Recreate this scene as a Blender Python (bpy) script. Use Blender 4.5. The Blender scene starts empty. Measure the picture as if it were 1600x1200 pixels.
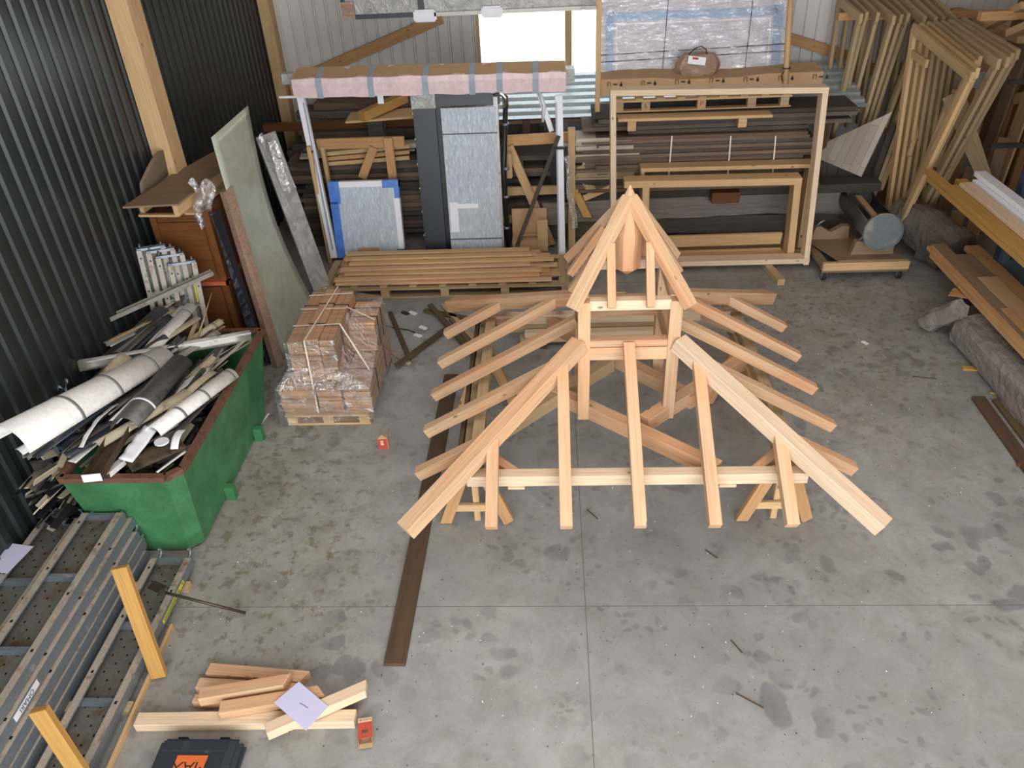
import bpy, bmesh, math, random
from mathutils import Vector as V, Matrix
sc = bpy.context.scene
random.seed(7)
COL = sc.collection
# ---------------------------------------------------------------- camera
F = 1230.0; H = 4.5
dn = V((96, -1790, -F)).normalized(); upc = -dn
_x = 50.0; _y = -(upc[0]*_x - upc[2]*F)/upc[1]
Yd = V((_x, _y, -F)).normalized(); Xd = Yd.cross(upc)
R = Matrix((Xd, Yd, upc))
cam = bpy.data.objects.new('camera', bpy.data.cameras.new('camera')); COL.objects.link(cam)
cam.matrix_world = Matrix.Translation((0, 0, H)) @ R.to_4x4()
cam.data.sensor_fit = 'HORIZONTAL'; cam.data.sensor_width = 36; cam.data.lens = F/1600*36
cam.data.clip_end = 100; cam.data.clip_start = .05
sc.camera = cam
# ---------------------------------------------------------------- light
w = bpy.data.worlds.new('overcast_sky'); sc.world = w; w.use_nodes = True
w.node_tree.nodes['Background'].inputs[0].default_value = (.97, .985, 1, 1)
w.node_tree.nodes['Background'].inputs[1].default_value = 2.6
sc.view_settings.view_transform = 'Standard'; sc.view_settings.look = 'None'
sc.view_settings.exposure = 0.0; sc.view_settings.gamma = 1; sc.view_settings.use_curve_mapping = False
def area(name, loc, sx, sy, e, rot=(0, 0, 0), col=(1, 1, 1)):
    l = bpy.data.lights.new(name, 'AREA'); l.shape = 'RECTANGLE'; l.size = sx; l.size_y = sy; l.energy = e; l.color = col
    o = bpy.data.objects.new(name, l); COL.objects.link(o); o.location = loc; o.rotation_euler = rot
    return o
area('ceiling_fill_near', (0.6, 3.0, 5.9), 5.5, 4.0, 165, col=(.98, .99, 1))  # added fill lamp under the closed ceiling, tops up the light from above
area('ceiling_fill_far', (0.2, 8.2, 5.9), 4.0, 2.0, 28, col=(1, .99, .97))  # weaker added fill for the far half, no roof opening here
area('door_daylight', (1.0, -2.7, 2.9), 8.0, 4.8, 470, rot=(math.radians(84), 0, 0), col=(.97, .985, 1))

# ---------------------------------------------------------------- pixel rays (photo frame 1600x1200)
def ray(px, py): return R @ V((px-800, 600-py, -F))
def G(px, py, z=0.0):
    r = ray(px, py); return V((0, 0, H)) + r*((z-H)/r[2])
def AY(px, py, y):
    r = ray(px, py); return V((0, 0, H)) + r*(y/r[1])
def AX(px, py, x):
    r = ray(px, py); return V((0, 0, H)) + r*(x/r[0])
# ---------------------------------------------------------------- materials
class NT:
    def __init__(s, name):
        s.m = bpy.data.materials.new(name); s.m.use_nodes = True; s.t = s.m.node_tree
        s.b = s.t.nodes['Principled BSDF']; s.out = s.t.nodes['Material Output']
    def n(s, t, **k):
        o = s.t.nodes.new('ShaderNode'+t)
        for a, b in k.items():
            if hasattr(o, a): setattr(o, a, b)
            else: o.inputs[a.replace('_', ' ')].default_value = b
        return o
    def l(s, a, b): s.t.links.new(a, b)
    def coord(s, sc3, rnd=True, kind='Object'):
        tc = s.n('TexCoord'); v = tc.outputs[kind]
        if rnd:
            oi = s.n('ObjectInfo'); mu = s.n('Math', operation='MULTIPLY'); mu.inputs[1].default_value = 37
            s.l(oi.outputs['Random'], mu.inputs[0])
            ad = s.n('VectorMath', operation='ADD'); s.l(v, ad.inputs[0]); s.l(mu.outputs[0], ad.inputs[1]); v = ad.outputs[0]
        mp = s.n('Mapping'); mp.inputs['Scale'].default_value = sc3; s.l(v, mp.inputs[0])
        return mp.outputs[0]
    def noise(s, v, scale=1, detail=3, rough=.55, dist=0):
        o = s.n('TexNoise', Scale=scale, Detail=detail, Roughness=rough, Distortion=dist); s.l(v, o.inputs['Vector']); return o.outputs['Fac']
    def ramp(s, f, st):
        o = s.n('ValToRGB'); e = o.color_ramp.elements
        e[0].position, e[0].color = st[0][0], (*st[0][1], 1)
        e[1].position, e[1].color = st[-1][0], (*st[-1][1], 1)
        for p, c in st[1:-1]:
            q = e.new(p); q.color = (*c, 1)
        s.l(f, o.inputs[0]); return o.outputs[0]
    def mix(s, f, a, b, mode='MIX'):
        o = s.n('Mix', data_type='RGBA', blend_type=mode)
        for sock, v in ((o.inputs[0], f), (o.inputs[6], a), (o.inputs[7], b)):
            if isinstance(v, (int, float)): sock.default_value = v
            elif isinstance(v, tuple): sock.default_value = (*v, 1)
            else: s.l(v, sock)
        return o.outputs[2]
    def bump(s, f, st=.2, d=.01):
        o = s.n('Bump', Strength=st, Distance=d); s.l(f, o.inputs['Height']); s.l(o.outputs[0], s.b.inputs['Normal'])
    def objvar(s, col, amt=.25, hue=.0):
        oi = s.n('ObjectInfo'); mr = s.n('MapRange'); mr.inputs[3].default_value = 1-amt; mr.inputs[4].default_value = 1+amt*.6
        s.l(oi.outputs['Random'], mr.inputs[0]); h = s.n('HueSaturation'); s.l(mr.outputs[0], h.inputs['Value']); s.l(col, h.inputs['Color'])
        return h.outputs[0]
def lin(r, g, b):
    f = lambda c: (c/255/12.92) if c/255 <= .04045 else ((c/255+.055)/1.055)**2.4
    return (f(r), f(g), f(b))
def mul(c, k): return tuple(min(1, x*k) for x in c)
def wood(name, base, rough=.6, knots=True, grain=.35, var=.18, tint=None):
    t = NT(name)
    v = t.coord((1.1, 16, 16)); n1 = t.noise(v, 1, 4, .6, .4)
    v2 = t.coord((2.5, 90, 90)); n2 = t.noise(v2, 1, 2, .6)
    c = t.ramp(n1, [(.3, mul(base, 1-grain)), (.5, base), (.72, mul(base, 1+grain*.45))])
    c = t.mix(.45, c, t.ramp(n2, [(.35, mul(base, .7)), (.6, mul(base, 1.12))]))
    if tint:
        v3 = t.coord((.7, 3, 3)); c = t.mix(t.ramp(t.noise(v3, 1.3, 2), [(.42, (0, 0, 0)), (.62, (1, 1, 1))]), c, t.mix(1, c, tint, 'MULTIPLY'))
    if knots:
        v4 = t.coord((5, 11, 11)); vo = t.n('TexVoronoi', Scale=1.0, Randomness=1.0); t.l(v4, vo.inputs['Vector'])
        k = t.mix(1, t.ramp(vo.outputs['Distance'], [(.06, (1, 1, 1)), (.15, (0, 0, 0))]), t.ramp(vo.outputs['Color'], [(.62, (0, 0, 0)), (.64, (1, 1, 1))]), 'MULTIPLY')
        c = t.mix(k, c, mul(base, .28))
    c = t.objvar(c, var)
    t.l(c, t.b.inputs['Base Color']); t.b.inputs['Roughness'].default_value = rough; t.b.inputs['Specular IOR Level'].default_value = .25
    t.bump(n2, .12, .003)
    return t.m
def plain(name, col, rough=.5, metal=0, var=0, noise=.15, nscale=6, spec=.5, bump=0, kind='Object'):
    t = NT(name)
    v = t.coord((1, 1, 1), kind=kind); n = t.noise(v, nscale, 4, .6)
    c = t.ramp(n, [(.3, mul(col, 1-noise)), (.7, mul(col, 1+noise))])
    if var: c = t.objvar(c, var)
    t.l(c, t.b.inputs['Base Color']); t.b.inputs['Roughness'].default_value = rough; t.b.inputs['Metallic'].default_value = metal
    t.b.inputs['Specular IOR Level'].default_value = spec
    if bump: t.bump(n, bump, .02)
    return t.m
def dirty(name, col, dirt, amount=.55, scale=5, rough=.45, metal=0, spec=.5, str3=(1, 1, 1)):
    t = NT(name); v = t.coord(str3); n = t.noise(v, scale, 6, .65, .3); n2 = t.noise(v, scale*7, 3, .6)
    f = t.ramp(n, [(amount, (0, 0, 0)), (amount+.14, (1, 1, 1))])
    c = t.mix(f, t.ramp(n2, [(.3, mul(col, .88)), (.7, mul(col, 1.08))]), dirt)
    t.l(c, t.b.inputs['Base Color']); t.b.inputs['Roughness'].default_value = rough; t.b.inputs['Metallic'].default_value = metal
    t.b.inputs['Specular IOR Level'].default_value = spec
    return t.m
def film(name, col=(.9, .92, .95), alpha=.3, rough=.12, scale=(6, 6, 6), body=.15):
    t = NT(name); v = t.coord(scale); n = t.noise(v, 1.6, 4, .7, 1.5)
    tr = t.n('BsdfTransparent'); gl = t.n('BsdfGlossy', Roughness=rough); gl.inputs['Color'].default_value = (*col, 1)
    df = t.n('BsdfDiffuse'); df.inputs['Color'].default_value = (*col, 1)
    bp = t.n('Bump', Strength=.9, Distance=.02); t.l(n, bp.inputs['Height']); t.l(bp.outputs[0], gl.inputs['Normal'])
    m1 = t.n('MixShader'); m1.inputs[0].default_value = body; t.l(gl.outputs[0], m1.inputs[1]); t.l(df.outputs[0], m1.inputs[2])
    m2 = t.n('MixShader'); f = t.ramp(n, [(.42, (alpha*.4,)*3), (.62, (min(1, alpha*1.7),)*3)])
    t.l(f, m2.inputs[0]); t.l(tr.outputs[0], m2.inputs[1]); t.l(m1.outputs[0], m2.inputs[2]); t.l(m2.outputs[0], t.out.inputs[0])
    return t.m
M = {}
M['pine'] = wood('fresh_pine', lin(214, 180, 144), .55, True, .24, .10, tint=(1.0, .84, .76))
M['pinepale'] = wood('pale_pine', lin(226, 202, 172), .55, True, .16, .05)
M['pinetan'] = wood('tan_pine', lin(204, 172, 128), .6, True, .2, .12)
M['pineorg'] = wood('orange_pine', lin(192, 150, 104), .6, True, .22, .14)
M['pinegrey'] = wood('greyed_pine', lin(182, 160, 124), .65, True, .2, .15)
M['pineyel'] = wood('oiled_pine', lin(186, 144, 80), .5, False, .15, .1)
M['board'] = wood('brown_boards', lin(122, 104, 88), .75, False, .3, .3)
M['grey'] = wood('weathered_grey_wood', lin(104, 96, 88), .85, False, .35, .4)
M['boardlight'] = wood('bleached_board', lin(190, 182, 166), .8, False, .2, .2)
M['dark'] = wood('dark_stained_plank', lin(92, 74, 58), .75, False, .35, .1)
M['stain'] = wood('dark_green_plank', lin(98, 84, 62), .75, False, .3, .1)
M['hew'] = wood('hewn_old_timber', lin(146, 138, 132), .95, False, .45, .1)
for k_ in ('hew', 'grey'):
    nt = M[k_].node_tree; b_ = nt.nodes['Principled BSDF']; tc = nt.nodes.new('ShaderNodeTexCoord'); nz = nt.nodes.new('ShaderNodeTexNoise'); nz.inputs['Scale'].default_value = 9; nz.inputs['Detail'].default_value = 8; nz.inputs['Roughness'].default_value = .7
    bp = nt.nodes.new('ShaderNodeBump'); bp.inputs['Strength'].default_value = .8; bp.inputs['Distance'].default_value = .05; nt.links.new(tc.outputs['Object'], nz.inputs['Vector']); nt.links.new(nz.outputs['Fac'], bp.inputs['Height']); nt.links.new(bp.outputs[0], b_.inputs['Normal'])
M['cab'] = wood('varnished_cabinet_wood', lin(112, 72, 42), .35, False, .3, .05)
M['redwood'] = wood('cedar_shingle', lin(190, 152, 120), .75, False, .35, .3)
M['plyb'] = wood('brown_plywood', lin(142, 120, 96), .7, False, .15, .05)
M['osb'] = plain('wall_chipboard', lin(150, 108, 66), .8, noise=.25, nscale=9)
M['card'] = plain('brown_cardboard', lin(190, 158, 120), .8, noise=.06)
M['galv'] = dirty('galvanised_steel', lin(138, 148, 156), lin(190, 198, 204), .6, 9, .42, .55)
M['galvd'] = dirty('dull_galvanised_steel', lin(104, 114, 120), lin(150, 158, 162), .6, 14, .45, .45)
M['galvb'] = dirty('dusty_plank_lip', lin(176, 166, 152), lin(128, 108, 84), .55, 8, .6, .15)
M['deck'] = dirty('rusty_plank_deck', lin(120, 120, 112), lin(104, 82, 58), .5, 4, .5, .35)
M['white'] = dirty('dirty_white_metal', lin(238, 238, 234), lin(150, 136, 112), .66, 4, .35, 0, .5)
M['whitec'] = plain('clean_white', lin(235, 238, 245), .45, noise=.03)
M['cream'] = dirty('yellowed_white_metal', lin(196, 186, 160), lin(110, 96, 74), .58, 5, .5)
M['zinc'] = dirty('dark_zinc_sheet', lin(104, 104, 102), lin(70, 66, 60), .56, 6, .4, .5)
M['zincl'] = dirty('light_zinc_sheet', lin(168, 166, 158), lin(96, 90, 80), .58, 6, .4, .4)
M['brownin'] = dirty('mouldy_gutter_inside', lin(84, 68, 48), lin(40, 34, 26), .5, 8, .8)
M['black'] = plain('black_plastic', (.012, .013, .015), .4, noise=.1)
M['anth'] = plain('anthracite_frame', lin(48, 54, 62), .4, noise=.05)
M['rubber'] = plain('black_rubber', (.02, .02, .02), .7)
M['strap'] = plain('grey_strap', lin(126, 128, 128), .6)
M['band'] = plain('white_band', lin(226, 216, 200), .5)
M['blue'] = plain('blue_film', lin(84, 132, 216), .25, noise=.2, nscale=12)
M['lblue'] = plain('pale_blue_card', lin(158, 190, 224), .5, noise=.05)
M['lav'] = plain('paper_wrapped_pane', lin(204, 202, 212), .35, noise=.04)
M['pink'] = plain('pink_foam_wrap', lin(224, 202, 204), .3, noise=.1, nscale=14, bump=.3)
M['tape'] = plain('grey_tape', lin(158, 170, 184), .25, noise=.1)
M['orange'] = plain('orange_ledge', lin(184, 100, 66), .4)
M['olabel'] = plain('orange_label', lin(220, 112, 56), .5, noise=.05)
M['yellow'] = plain('yellow_label', lin(228, 220, 40), .5, noise=.03)
M['red'] = plain('red_carton', lin(190, 76, 58), .6, noise=.04)
M['ink'] = plain('ink', (.02, .02, .022), .8)
M['bink'] = plain('blue_ink', lin(40, 44, 110), .8)
M['rink'] = plain('red_ink', lin(196, 60, 48), .8)
M['steel'] = plain('dark_steel_rod', lin(86, 74, 66), .45, .6)
M['chrome'] = plain('chrome', lin(200, 202, 206), .15, 1)
M['paper'] = plain('white_paper', lin(206, 206, 236), .7, noise=.02)
M['plate'] = dirty('dusty_zinc_lid', lin(104, 112, 116), lin(148, 140, 126), .52, 3, .5, .3)
M['ground'] = plain('cut_metal_rim', lin(112, 84, 66), .7, noise=.25)
M['rackb'] = plain('blue_grey_upright', lin(70, 82, 92), .4, .3)
M['rackbb'] = plain('blue_rack_edge', lin(46, 62, 80), .4)
M['case'] = dirty('scuffed_dark_plastic', lin(54, 60, 68), lin(104, 112, 120), .62, 6, .5)
M['sheetw'] = None
def mk_green():
    t = NT('green_painted_steel'); v = t.coord((1, 1, 1), False); n = t.noise(v, 3.2, 6, .7, .5); n2 = t.noise(v, 22, 4, .7)
    c = t.ramp(n, [(.3, lin(50, 100, 64)), (.6, lin(70, 134, 88)), (.8, lin(86, 144, 98))])
    f = t.ramp(t.noise(v, 9, 8, .75, .8), [(.60, (0, 0, 0)), (.70, (1, 1, 1))])
    c = t.mix(f, c, lin(92, 84, 54)); t.l(c, t.b.inputs['Base Color']); t.b.inputs['Roughness'].default_value = .5; t.bump(n2, .1, .004)
    return t.m
M['green'] = mk_green()
M['rust'] = dirty('rusty_rim', lin(112, 78, 60), lin(84, 58, 46), .5, 12, .8)
def mk_floor():
    t = NT('concrete_floor'); v = t.coord((1, 1, 1), False)
    base = t.ramp(t.noise(v, .55, 5, .6), [(.3, lin(150, 152, 151)), (.55, lin(166, 167, 164)), (.75, lin(174, 173, 167))])
    c = t.mix(t.ramp(t.noise(v, 3.2, 7, .7, .6), [(.42, (0, 0, 0)), (.75, (1, 1, 1))]), base, lin(142, 141, 134))
    # oily blotches, as stains with their own outline, gathered in the middle of the floor
    vo = t.n('TexVoronoi', Scale=4.6, Randomness=1.0); ds = t.n('VectorMath', operation='ADD')
    nn = t.n('TexNoise', Scale=3.0, Detail=3.0); t.l(v, nn.inputs['Vector']); sc_ = t.n('VectorMath', operation='SCALE'); sc_.inputs['Scale'].default_value = .35
    t.l(nn.outputs['Color'], sc_.inputs[0]); t.l(v, ds.inputs[0]); t.l(sc_.outputs[0], ds.inputs[1]); t.l(ds.outputs[0], vo.inputs['Vector'])
    blot = t.ramp(vo.outputs['Distance'], [(.30, (1, 1, 1)), (.40, (0, 0, 0))])
    mask = t.ramp(t.noise(v, 1.1, 2, .5), [(.47, (0, 0, 0)), (.62, (1, 1, 1))])
    c = t.mix(t.mix(1, blot, mask, 'MULTIPLY'), c, t.mix(1, c, (.68, .70, .74), 'MULTIPLY'))
    vo2 = t.n('TexVoronoi', Scale=10.5, Randomness=1.0); t.l(ds.outputs[0], vo2.inputs['Vector'])
    c = t.mix(t.mix(1, t.ramp(vo2.outputs['Distance'], [(.26, (1, 1, 1)), (.38, (0, 0, 0))]), t.ramp(t.noise(v, 1.6, 3, .6), [(.50, (0, 0, 0)), (.60, (1, 1, 1))]), 'MULTIPLY'), c, t.mix(1, c, (.76, .77, .79), 'MULTIPLY'))
    c = t.mix(t.ramp(t.noise(v, 2.1, 6, .72, .4), [(.40, (0, 0, 0)), (.68, (.8, .8, .8))]), c, t.mix(1, c, (.80, .81, .82), 'MULTIPLY'))
    c = t.mix(t.ramp(t.noise(v, 26, 4, .7), [(.60, (0, 0, 0)), (.72, (.6, .6, .6))]), c, lin(112, 108, 100))
    # brown dirt spots near the skip (left) and general specks
    def local(cx, cy, rx, ry):
        mp = t.n('Mapping'); mp.inputs['Location'].default_value = (-cx/rx, -cy/ry, 0); mp.inputs['Scale'].default_value = (1/rx, 1/ry, 0)
        tc = t.n('TexCoord'); t.l(tc.outputs['Object'], mp.inputs[0]); ln = t.n('VectorMath', operation='LENGTH'); t.l(mp.outputs[0], ln.inputs[0])
        return t.ramp(ln.outputs['Value'], [(.35, (1, 1, 1)), (1.0, (0, 0, 0))])
    spots = t.ramp(t.noise(v, 10, 6, .65), [(.53, (0, 0, 0)), (.64, (1, 1, 1))])
    for (cx, cy, rx, ry) in ((-2.2, 4.1, 1.2, 2.6), (-2.6, 6.2, .8, 2.5), (3.3, 7.4, 2.2, 2.4)):
        c = t.mix(t.mix(1, spots, local(cx, cy, rx, ry), 'MULTIPLY'), c, lin(126, 118, 104))
        c = t.mix(t.mix(1, t.ramp(t.noise(v, 1.7, 5), [(.3, (.2,)*3), (.6, (.75,)*3)]), local(cx, cy, rx, ry), 'MULTIPLY'), c, t.mix(1, c, (.84, .80, .73), 'MULTIPLY'))
    vs = t.n('TexVoronoi', Scale=13.0); t.l(v, vs.inputs['Vector'])
    sp = t.ramp(vs.outputs['Distance'], [(.05, (1, 1, 1)), (.10, (0, 0, 0))])
    c = t.mix(t.mix(1, sp, t.ramp(t.noise(v, 2.3, 2), [(.45, (0, 0, 0)), (.6, (1, 1, 1))]), 'MULTIPLY'), c, lin(70, 66, 60))
    # darker area in the middle
    c = t.mix(local(.9, 4.0, 1.5, 1.6), c, t.mix(1, c, (.82, .84, .86), 'MULTIPLY'))
    # saw joints
    sx = t.n('SeparateXYZ'); t.l(v, sx.inputs[0])
    for ax, pos in ((0, .2), (1, 3.735), (0, -4.8), (1, 8.7), (0, 5.2)):
        s1 = t.n('Math', operation='SUBTRACT'); s1.inputs[1].default_value = pos; t.l(sx.outputs[ax], s1.inputs[0])
        a = t.n('Math', operation='ABSOLUTE'); t.l(s1.outputs[0], a.inputs[0]); k = t.n('Math', operation='LESS_THAN'); k.inputs[1].default_value = .0028; t.l(a.outputs[0], k.inputs[0])
        c = t.mix(k.outputs[0], c, lin(104, 102, 96))
    t.l(c, t.b.inputs['Base Color']); r = t.ramp(t.noise(v, 2, 3), [(.3, (.42,)*3), (.7, (.65,)*3)]); t.l(r, t.b.inputs['Roughness'])
    t.b.inputs['Specular IOR Level'].default_value = .35; t.bump(t.noise(v, 18, 5), .05, .01)
    return t.m
M['floor'] = mk_floor()
def mk_sheet():
    t = NT('pale_green_panel'); v = t.coord((1, 1, 1), False); n = t.noise(v, 3, 5, .6, 1)
    c = t.ramp(n, [(.35, lin(166, 174, 156)), (.7, lin(186, 194, 178))]); t.l(c, t.b.inputs['Base Color'])
    t.b.inputs['Roughness'].default_value = .22; t.b.inputs['Specular IOR Level'].default_value = .6; return t.m
M['sheetw'] = mk_sheet()
M['wallL'] = plain('dark_profiled_sheet', lin(52, 57, 58), .3, .3, noise=.05, nscale=1, spec=.5)
M['wallB'] = plain('light_profiled_sheet', lin(206, 206, 202), .45, 0, noise=.06, nscale=1.2)
M['corr'] = dirty('corrugated_roof_sheet', lin(176, 192, 198), lin(140, 144, 142), .6, 3, .3, .4)
def holes(mat, px, ox, ys, r):
    nt = mat.node_tree; N = nt.nodes; b = N['Principled BSDF']; src = b.inputs['Base Color'].links[0].from_socket
    def mth(op, a, bb=None):
        o = N.new('ShaderNodeMath'); o.operation = op
        for i, q in enumerate((a, bb)):
            if q is None: continue
            if isinstance(q, (int, float)): o.inputs[i].default_value = q
            else: nt.links.new(q, o.inputs[i])
        return o.outputs[0]
    tc = N.new('ShaderNodeTexCoord'); sx = N.new('ShaderNodeSeparateXYZ'); nt.links.new(tc.outputs['Object'], sx.inputs[0])
    tot = None
    for i, y in enumerate(ys):
        fx = mth('ABSOLUTE', mth('SUBTRACT', mth('FRACT', mth('DIVIDE', mth('ADD', sx.outputs[0], ox+(px*.5 if i % 2 else 0)), px)), .5))
        h = mth('MULTIPLY', mth('LESS_THAN', fx, r/px), mth('LESS_THAN', mth('ABSOLUTE', mth('SUBTRACT', sx.outputs[1], y)), r*.8))
        tot = h if tot is None else mth('MAXIMUM', tot, h)
    m = N.new('ShaderNodeMix'); m.data_type = 'RGBA'; nt.links.new(tot, m.inputs[0]); nt.links.new(src, m.inputs[6]); m.inputs[7].default_value = (.008, .008, .008, 1)
    nt.links.new(m.outputs[2], b.inputs['Base Color'])
holes(M['deck'], .13, 0, (-.1, -.05, 0, .05, .1), .008)
holes(M['galvb'], .45, .1, (-.131, .131), .011)
M['film'] = film('stretch_film', alpha=.28, scale=(5, 14, 5))
M['filmd'] = film('dense_film', alpha=.6, scale=(8, 8, 8), body=.3)
def mk_foil(name, base, sc3, lo=.7):
    t = NT(name); v = t.coord(sc3); n = t.noise(v, 1.5, 5, .7, .9)
    c = t.ramp(n, [(.38, mul(base, lo)), (.52, base), (.68, mul(base, 1.3))]); t.l(c, t.b.inputs['Base Color'])
    t.b.inputs['Roughness'].default_value = .18; t.b.inputs['Specular IOR Level'].default_value = .7; t.bump(n, .7, .02); return t.m
M['wrapglass'] = mk_foil('film_wrapped_glass', lin(192, 206, 220), (26, 7, 10), .84)
M['wrapgrey'] = mk_foil('grey_film_wrap', lin(158, 160, 156), (4, 4, 4), .75)
M['wrapbrown'] = mk_foil('film_wrapped_carton', lin(158, 132, 112), (4, 14, 14), .85)
M['wrapnavy'] = mk_foil('dark_film_wrap', lin(26, 32, 44), (8, 8, 8))
M['crate'] = plain('board_back', lin(120, 104, 86), .8)
# ---------------------------------------------------------------- object helpers
WM = {}
def link(name, data, Mw, parent=None):
    o = bpy.data.objects.new(name, data); COL.objects.link(o)
    if parent is not None:
        o.parent = parent; o.matrix_basis = WM[parent.name].inverted() @ Mw
    else: o.matrix_basis = Mw
    WM[o.name] = Mw.copy(); return o
def T(x, y=None, z=None):
    return Matrix.Translation(V(x) if y is None else V((x, y, z)))
def tag(o, label=None, cat=None, group=None, kind=None):
    if label: o['label'] = label
    if cat: o['category'] = cat
    if group: o['group'] = group
    if kind: o['kind'] = kind
    return o
def thing(name, loc, label, cat, group=None, Mw=None):
    o = link(name, None, Mw if Mw is not None else T(loc)); o.empty_display_size = .1
    return tag(o, label, cat, group)
def frame(p0, p1, up=(0, 0, 1)):
    p0 = V(p0); x = (V(p1)-p0).normalized(); u = V(up); z = u - x*u.dot(x)
    if z.length < 1e-4: z = V((0, 1, 0)) - x*x[1]
    z.normalize(); y = z.cross(x); m = Matrix((x, y, z)).transposed().to_4x4(); m.translation = p0
    return m
class MB:
    def __init__(s): s.bm = bmesh.new(); s.mi = 0
    def box(s, c, size, rot=None, bev=0):
        r = bmesh.ops.create_cube(s.bm, size=1); vs = r['verts']
        m = T(c) @ (rot.to_4x4() if rot else Matrix.Identity(4)) @ Matrix.Diagonal((*size, 1))
        bmesh.ops.transform(s.bm, matrix=m, verts=vs)
        for f in {f for v in vs for f in v.link_faces}: f.material_index = s.mi
        if bev: bmesh.ops.bevel(s.bm, geom=list({e for v in vs for e in v.link_edges}), offset=bev, segments=2, affect='EDGES')
        return s
    def b2(s, a, b, bev=0):
        a = V(a); b = V(b); return s.box((a+b)/2, [max(abs(x), 1e-4) for x in (b-a)], bev=bev)
    def bar(s, p0, p1, w, h, up=(0, 0, 1), bev=0):
        m = frame(p0, p1, up); L = (V(p1)-V(p0)).length
        r = bmesh.ops.create_cube(s.bm, size=1); vs = r['verts']
        bmesh.ops.transform(s.bm, matrix=m @ T(L/2, 0, 0) @ Matrix.Diagonal((L, w, h, 1)), verts=vs)
        for f in {f for v in vs for f in v.link_faces}: f.material_index = s.mi
        return s
    def loft(s, rings, close=True, cap=True, smooth=False):
        R_ = [[s.bm.verts.new(V(p)) for p in r] for r in rings]; n = len(R_[0])
        for a, b in zip(R_, R_[1:]):
            for i in range(n if close else n-1):
                f = s.bm.faces.new((a[i], a[(i+1) % n], b[(i+1) % n], b[i])); f.material_index = s.mi; f.smooth = smooth
        if cap and close:
            for r in (R_[0][::-1], R_[-1]):
                try: f = s.bm.faces.new(r); f.material_index = s.mi
                except ValueError: pass
        return s
    def tube(s, pts, r, n=10, cap=True):
        pts = [V(p) for p in pts]; rings = []
        prev = None
        for i, p in enumerate(pts):
            d = (pts[min(i+1, len(pts)-1)]-pts[max(i-1, 0)]).normalized()
            u = prev if prev else (V((0, 0, 1)) if abs(d[2]) < .9 else V((1, 0, 0)))
            a = (u - d*u.dot(d)).normalized(); prev = a; b = d.cross(a)
            rr = r[i] if isinstance(r, (list, tuple)) else r
            rings.append([p + (a*math.cos(t) + b*math.sin(t))*rr for t in [2*math.pi*k/n for k in range(n)]])
        return s.loft(rings, True, cap, True)
    def poly(s, pts, d):
        d = V(d); return s.loft([[V(p) for p in pts], [V(p)+d for p in pts]])
    def grid(s, fn, nu, nv, th=None, smooth=True):
        vs = [[s.bm.verts.new(V(fn(i/nu, j/nv))) for j in range(nv+1)] for i in range(nu+1)]
        fs = []
        for i in range(nu):
            for j in range(nv):
                f = s.bm.faces.new((vs[i][j], vs[i+1][j], vs[i+1][j+1], vs[i][j+1])); f.smooth = smooth; f.material_index = s.mi; fs.append(f)
        return s
    def build(s, name, mat, parent=None, Mw=None, solid=0, local=False):
        """verts are in world space unless local; the object gets its origin at its own centre"""
        bm = s.bm; bmesh.ops.recalc_face_normals(bm, faces=bm.faces[:])
        if Mw is None:
            c = V((0, 0, 0))
            lo = V([min(v.co[i] for v in bm.verts) for i in range(3)]); hi = V([max(v.co[i] for v in bm.verts) for i in range(3)])
            c = (lo+hi)/2; c[2] = lo[2]; Mw = T(c)
        if not local: bmesh.ops.transform(bm, matrix=Mw.inverted(), verts=bm.verts[:])
        me = bpy.data.meshes.new(name); bm.to_mesh(me); bm.free()
        for m in (mat if isinstance(mat, (list, tuple)) else [mat]): me.materials.append(M[m] if isinstance(m, str) else m)
        o = link(name, me, Mw, parent)
        if solid:
            md = o.modifiers.new('thickness', 'SOLIDIFY'); md.thickness = solid; md.offset = 0
        return o
def beam(name, p0, p1, w, h, mat, parent=None, up=(0, 0, 1), anchor='c', c0=(0, 0), c1=(0, 0), bev=.003, label=None, cat=None, group=None, kind=None):
    Mw = frame(p0, p1, up); L = (V(p1)-V(p0)).length
    bm = bmesh.new(); r = bmesh.ops.create_cube(bm, size=1)
    for v in bm.verts:
        v.co = V((L if v.co.x > 0 else 0, v.co.y*w, v.co.z*h))
        if anchor == 'b': v.co.z += h/2
        if anchor == 't': v.co.z -= h/2
        cz, cy = c1 if v.co.x > 0 else c0
        v.co.x += cz*v.co.z + cy*v.co.y
    if bev: bmesh.ops.bevel(bm, geom=bm.edges[:], offset=bev, segments=1, affect='EDGES')
    me = bpy.data.meshes.new(name); bm.to_mesh(me); bm.free(); me.materials.append(M[mat])
    o = link(name, me, Mw, parent)
    if label: tag(o, label, cat or 'timber', group)
    if kind: o['kind'] = kind
    return o
def text(name, s, size, Mw, mat, parent, th=.0006, align='CENTER'):
    cu = bpy.data.curves.new(name, 'FONT'); cu.body = s; cu.size = size; cu.align_x = align; cu.align_y = 'CENTER'; cu.extrude = th
    tmp = bpy.data.objects.new('tmp', cu); COL.objects.link(tmp)
    dg = bpy.context.evaluated_depsgraph_get(); dg.update()
    me = bpy.data.meshes.new_from_object(tmp.evaluated_get(dg)); bpy.data.objects.remove(tmp)
    me.materials.clear(); me.materials.append(M[mat]); me.name = name
    return link(name, me, Mw, parent)
def copy_tree(o, Mw, label=None):
    r = o.copy(); COL.objects.link(r); r.matrix_basis = Mw; WM[r.name] = Mw.copy()
    if label: r['label'] = label
    for ch in o.children:
        c = ch.copy(); COL.objects.link(c); c.parent = r; WM[c.name] = Mw @ c.matrix_basis
        for g in ch.children:
            d = g.copy(); COL.objects.link(d); d.parent = c
    return r
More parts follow.
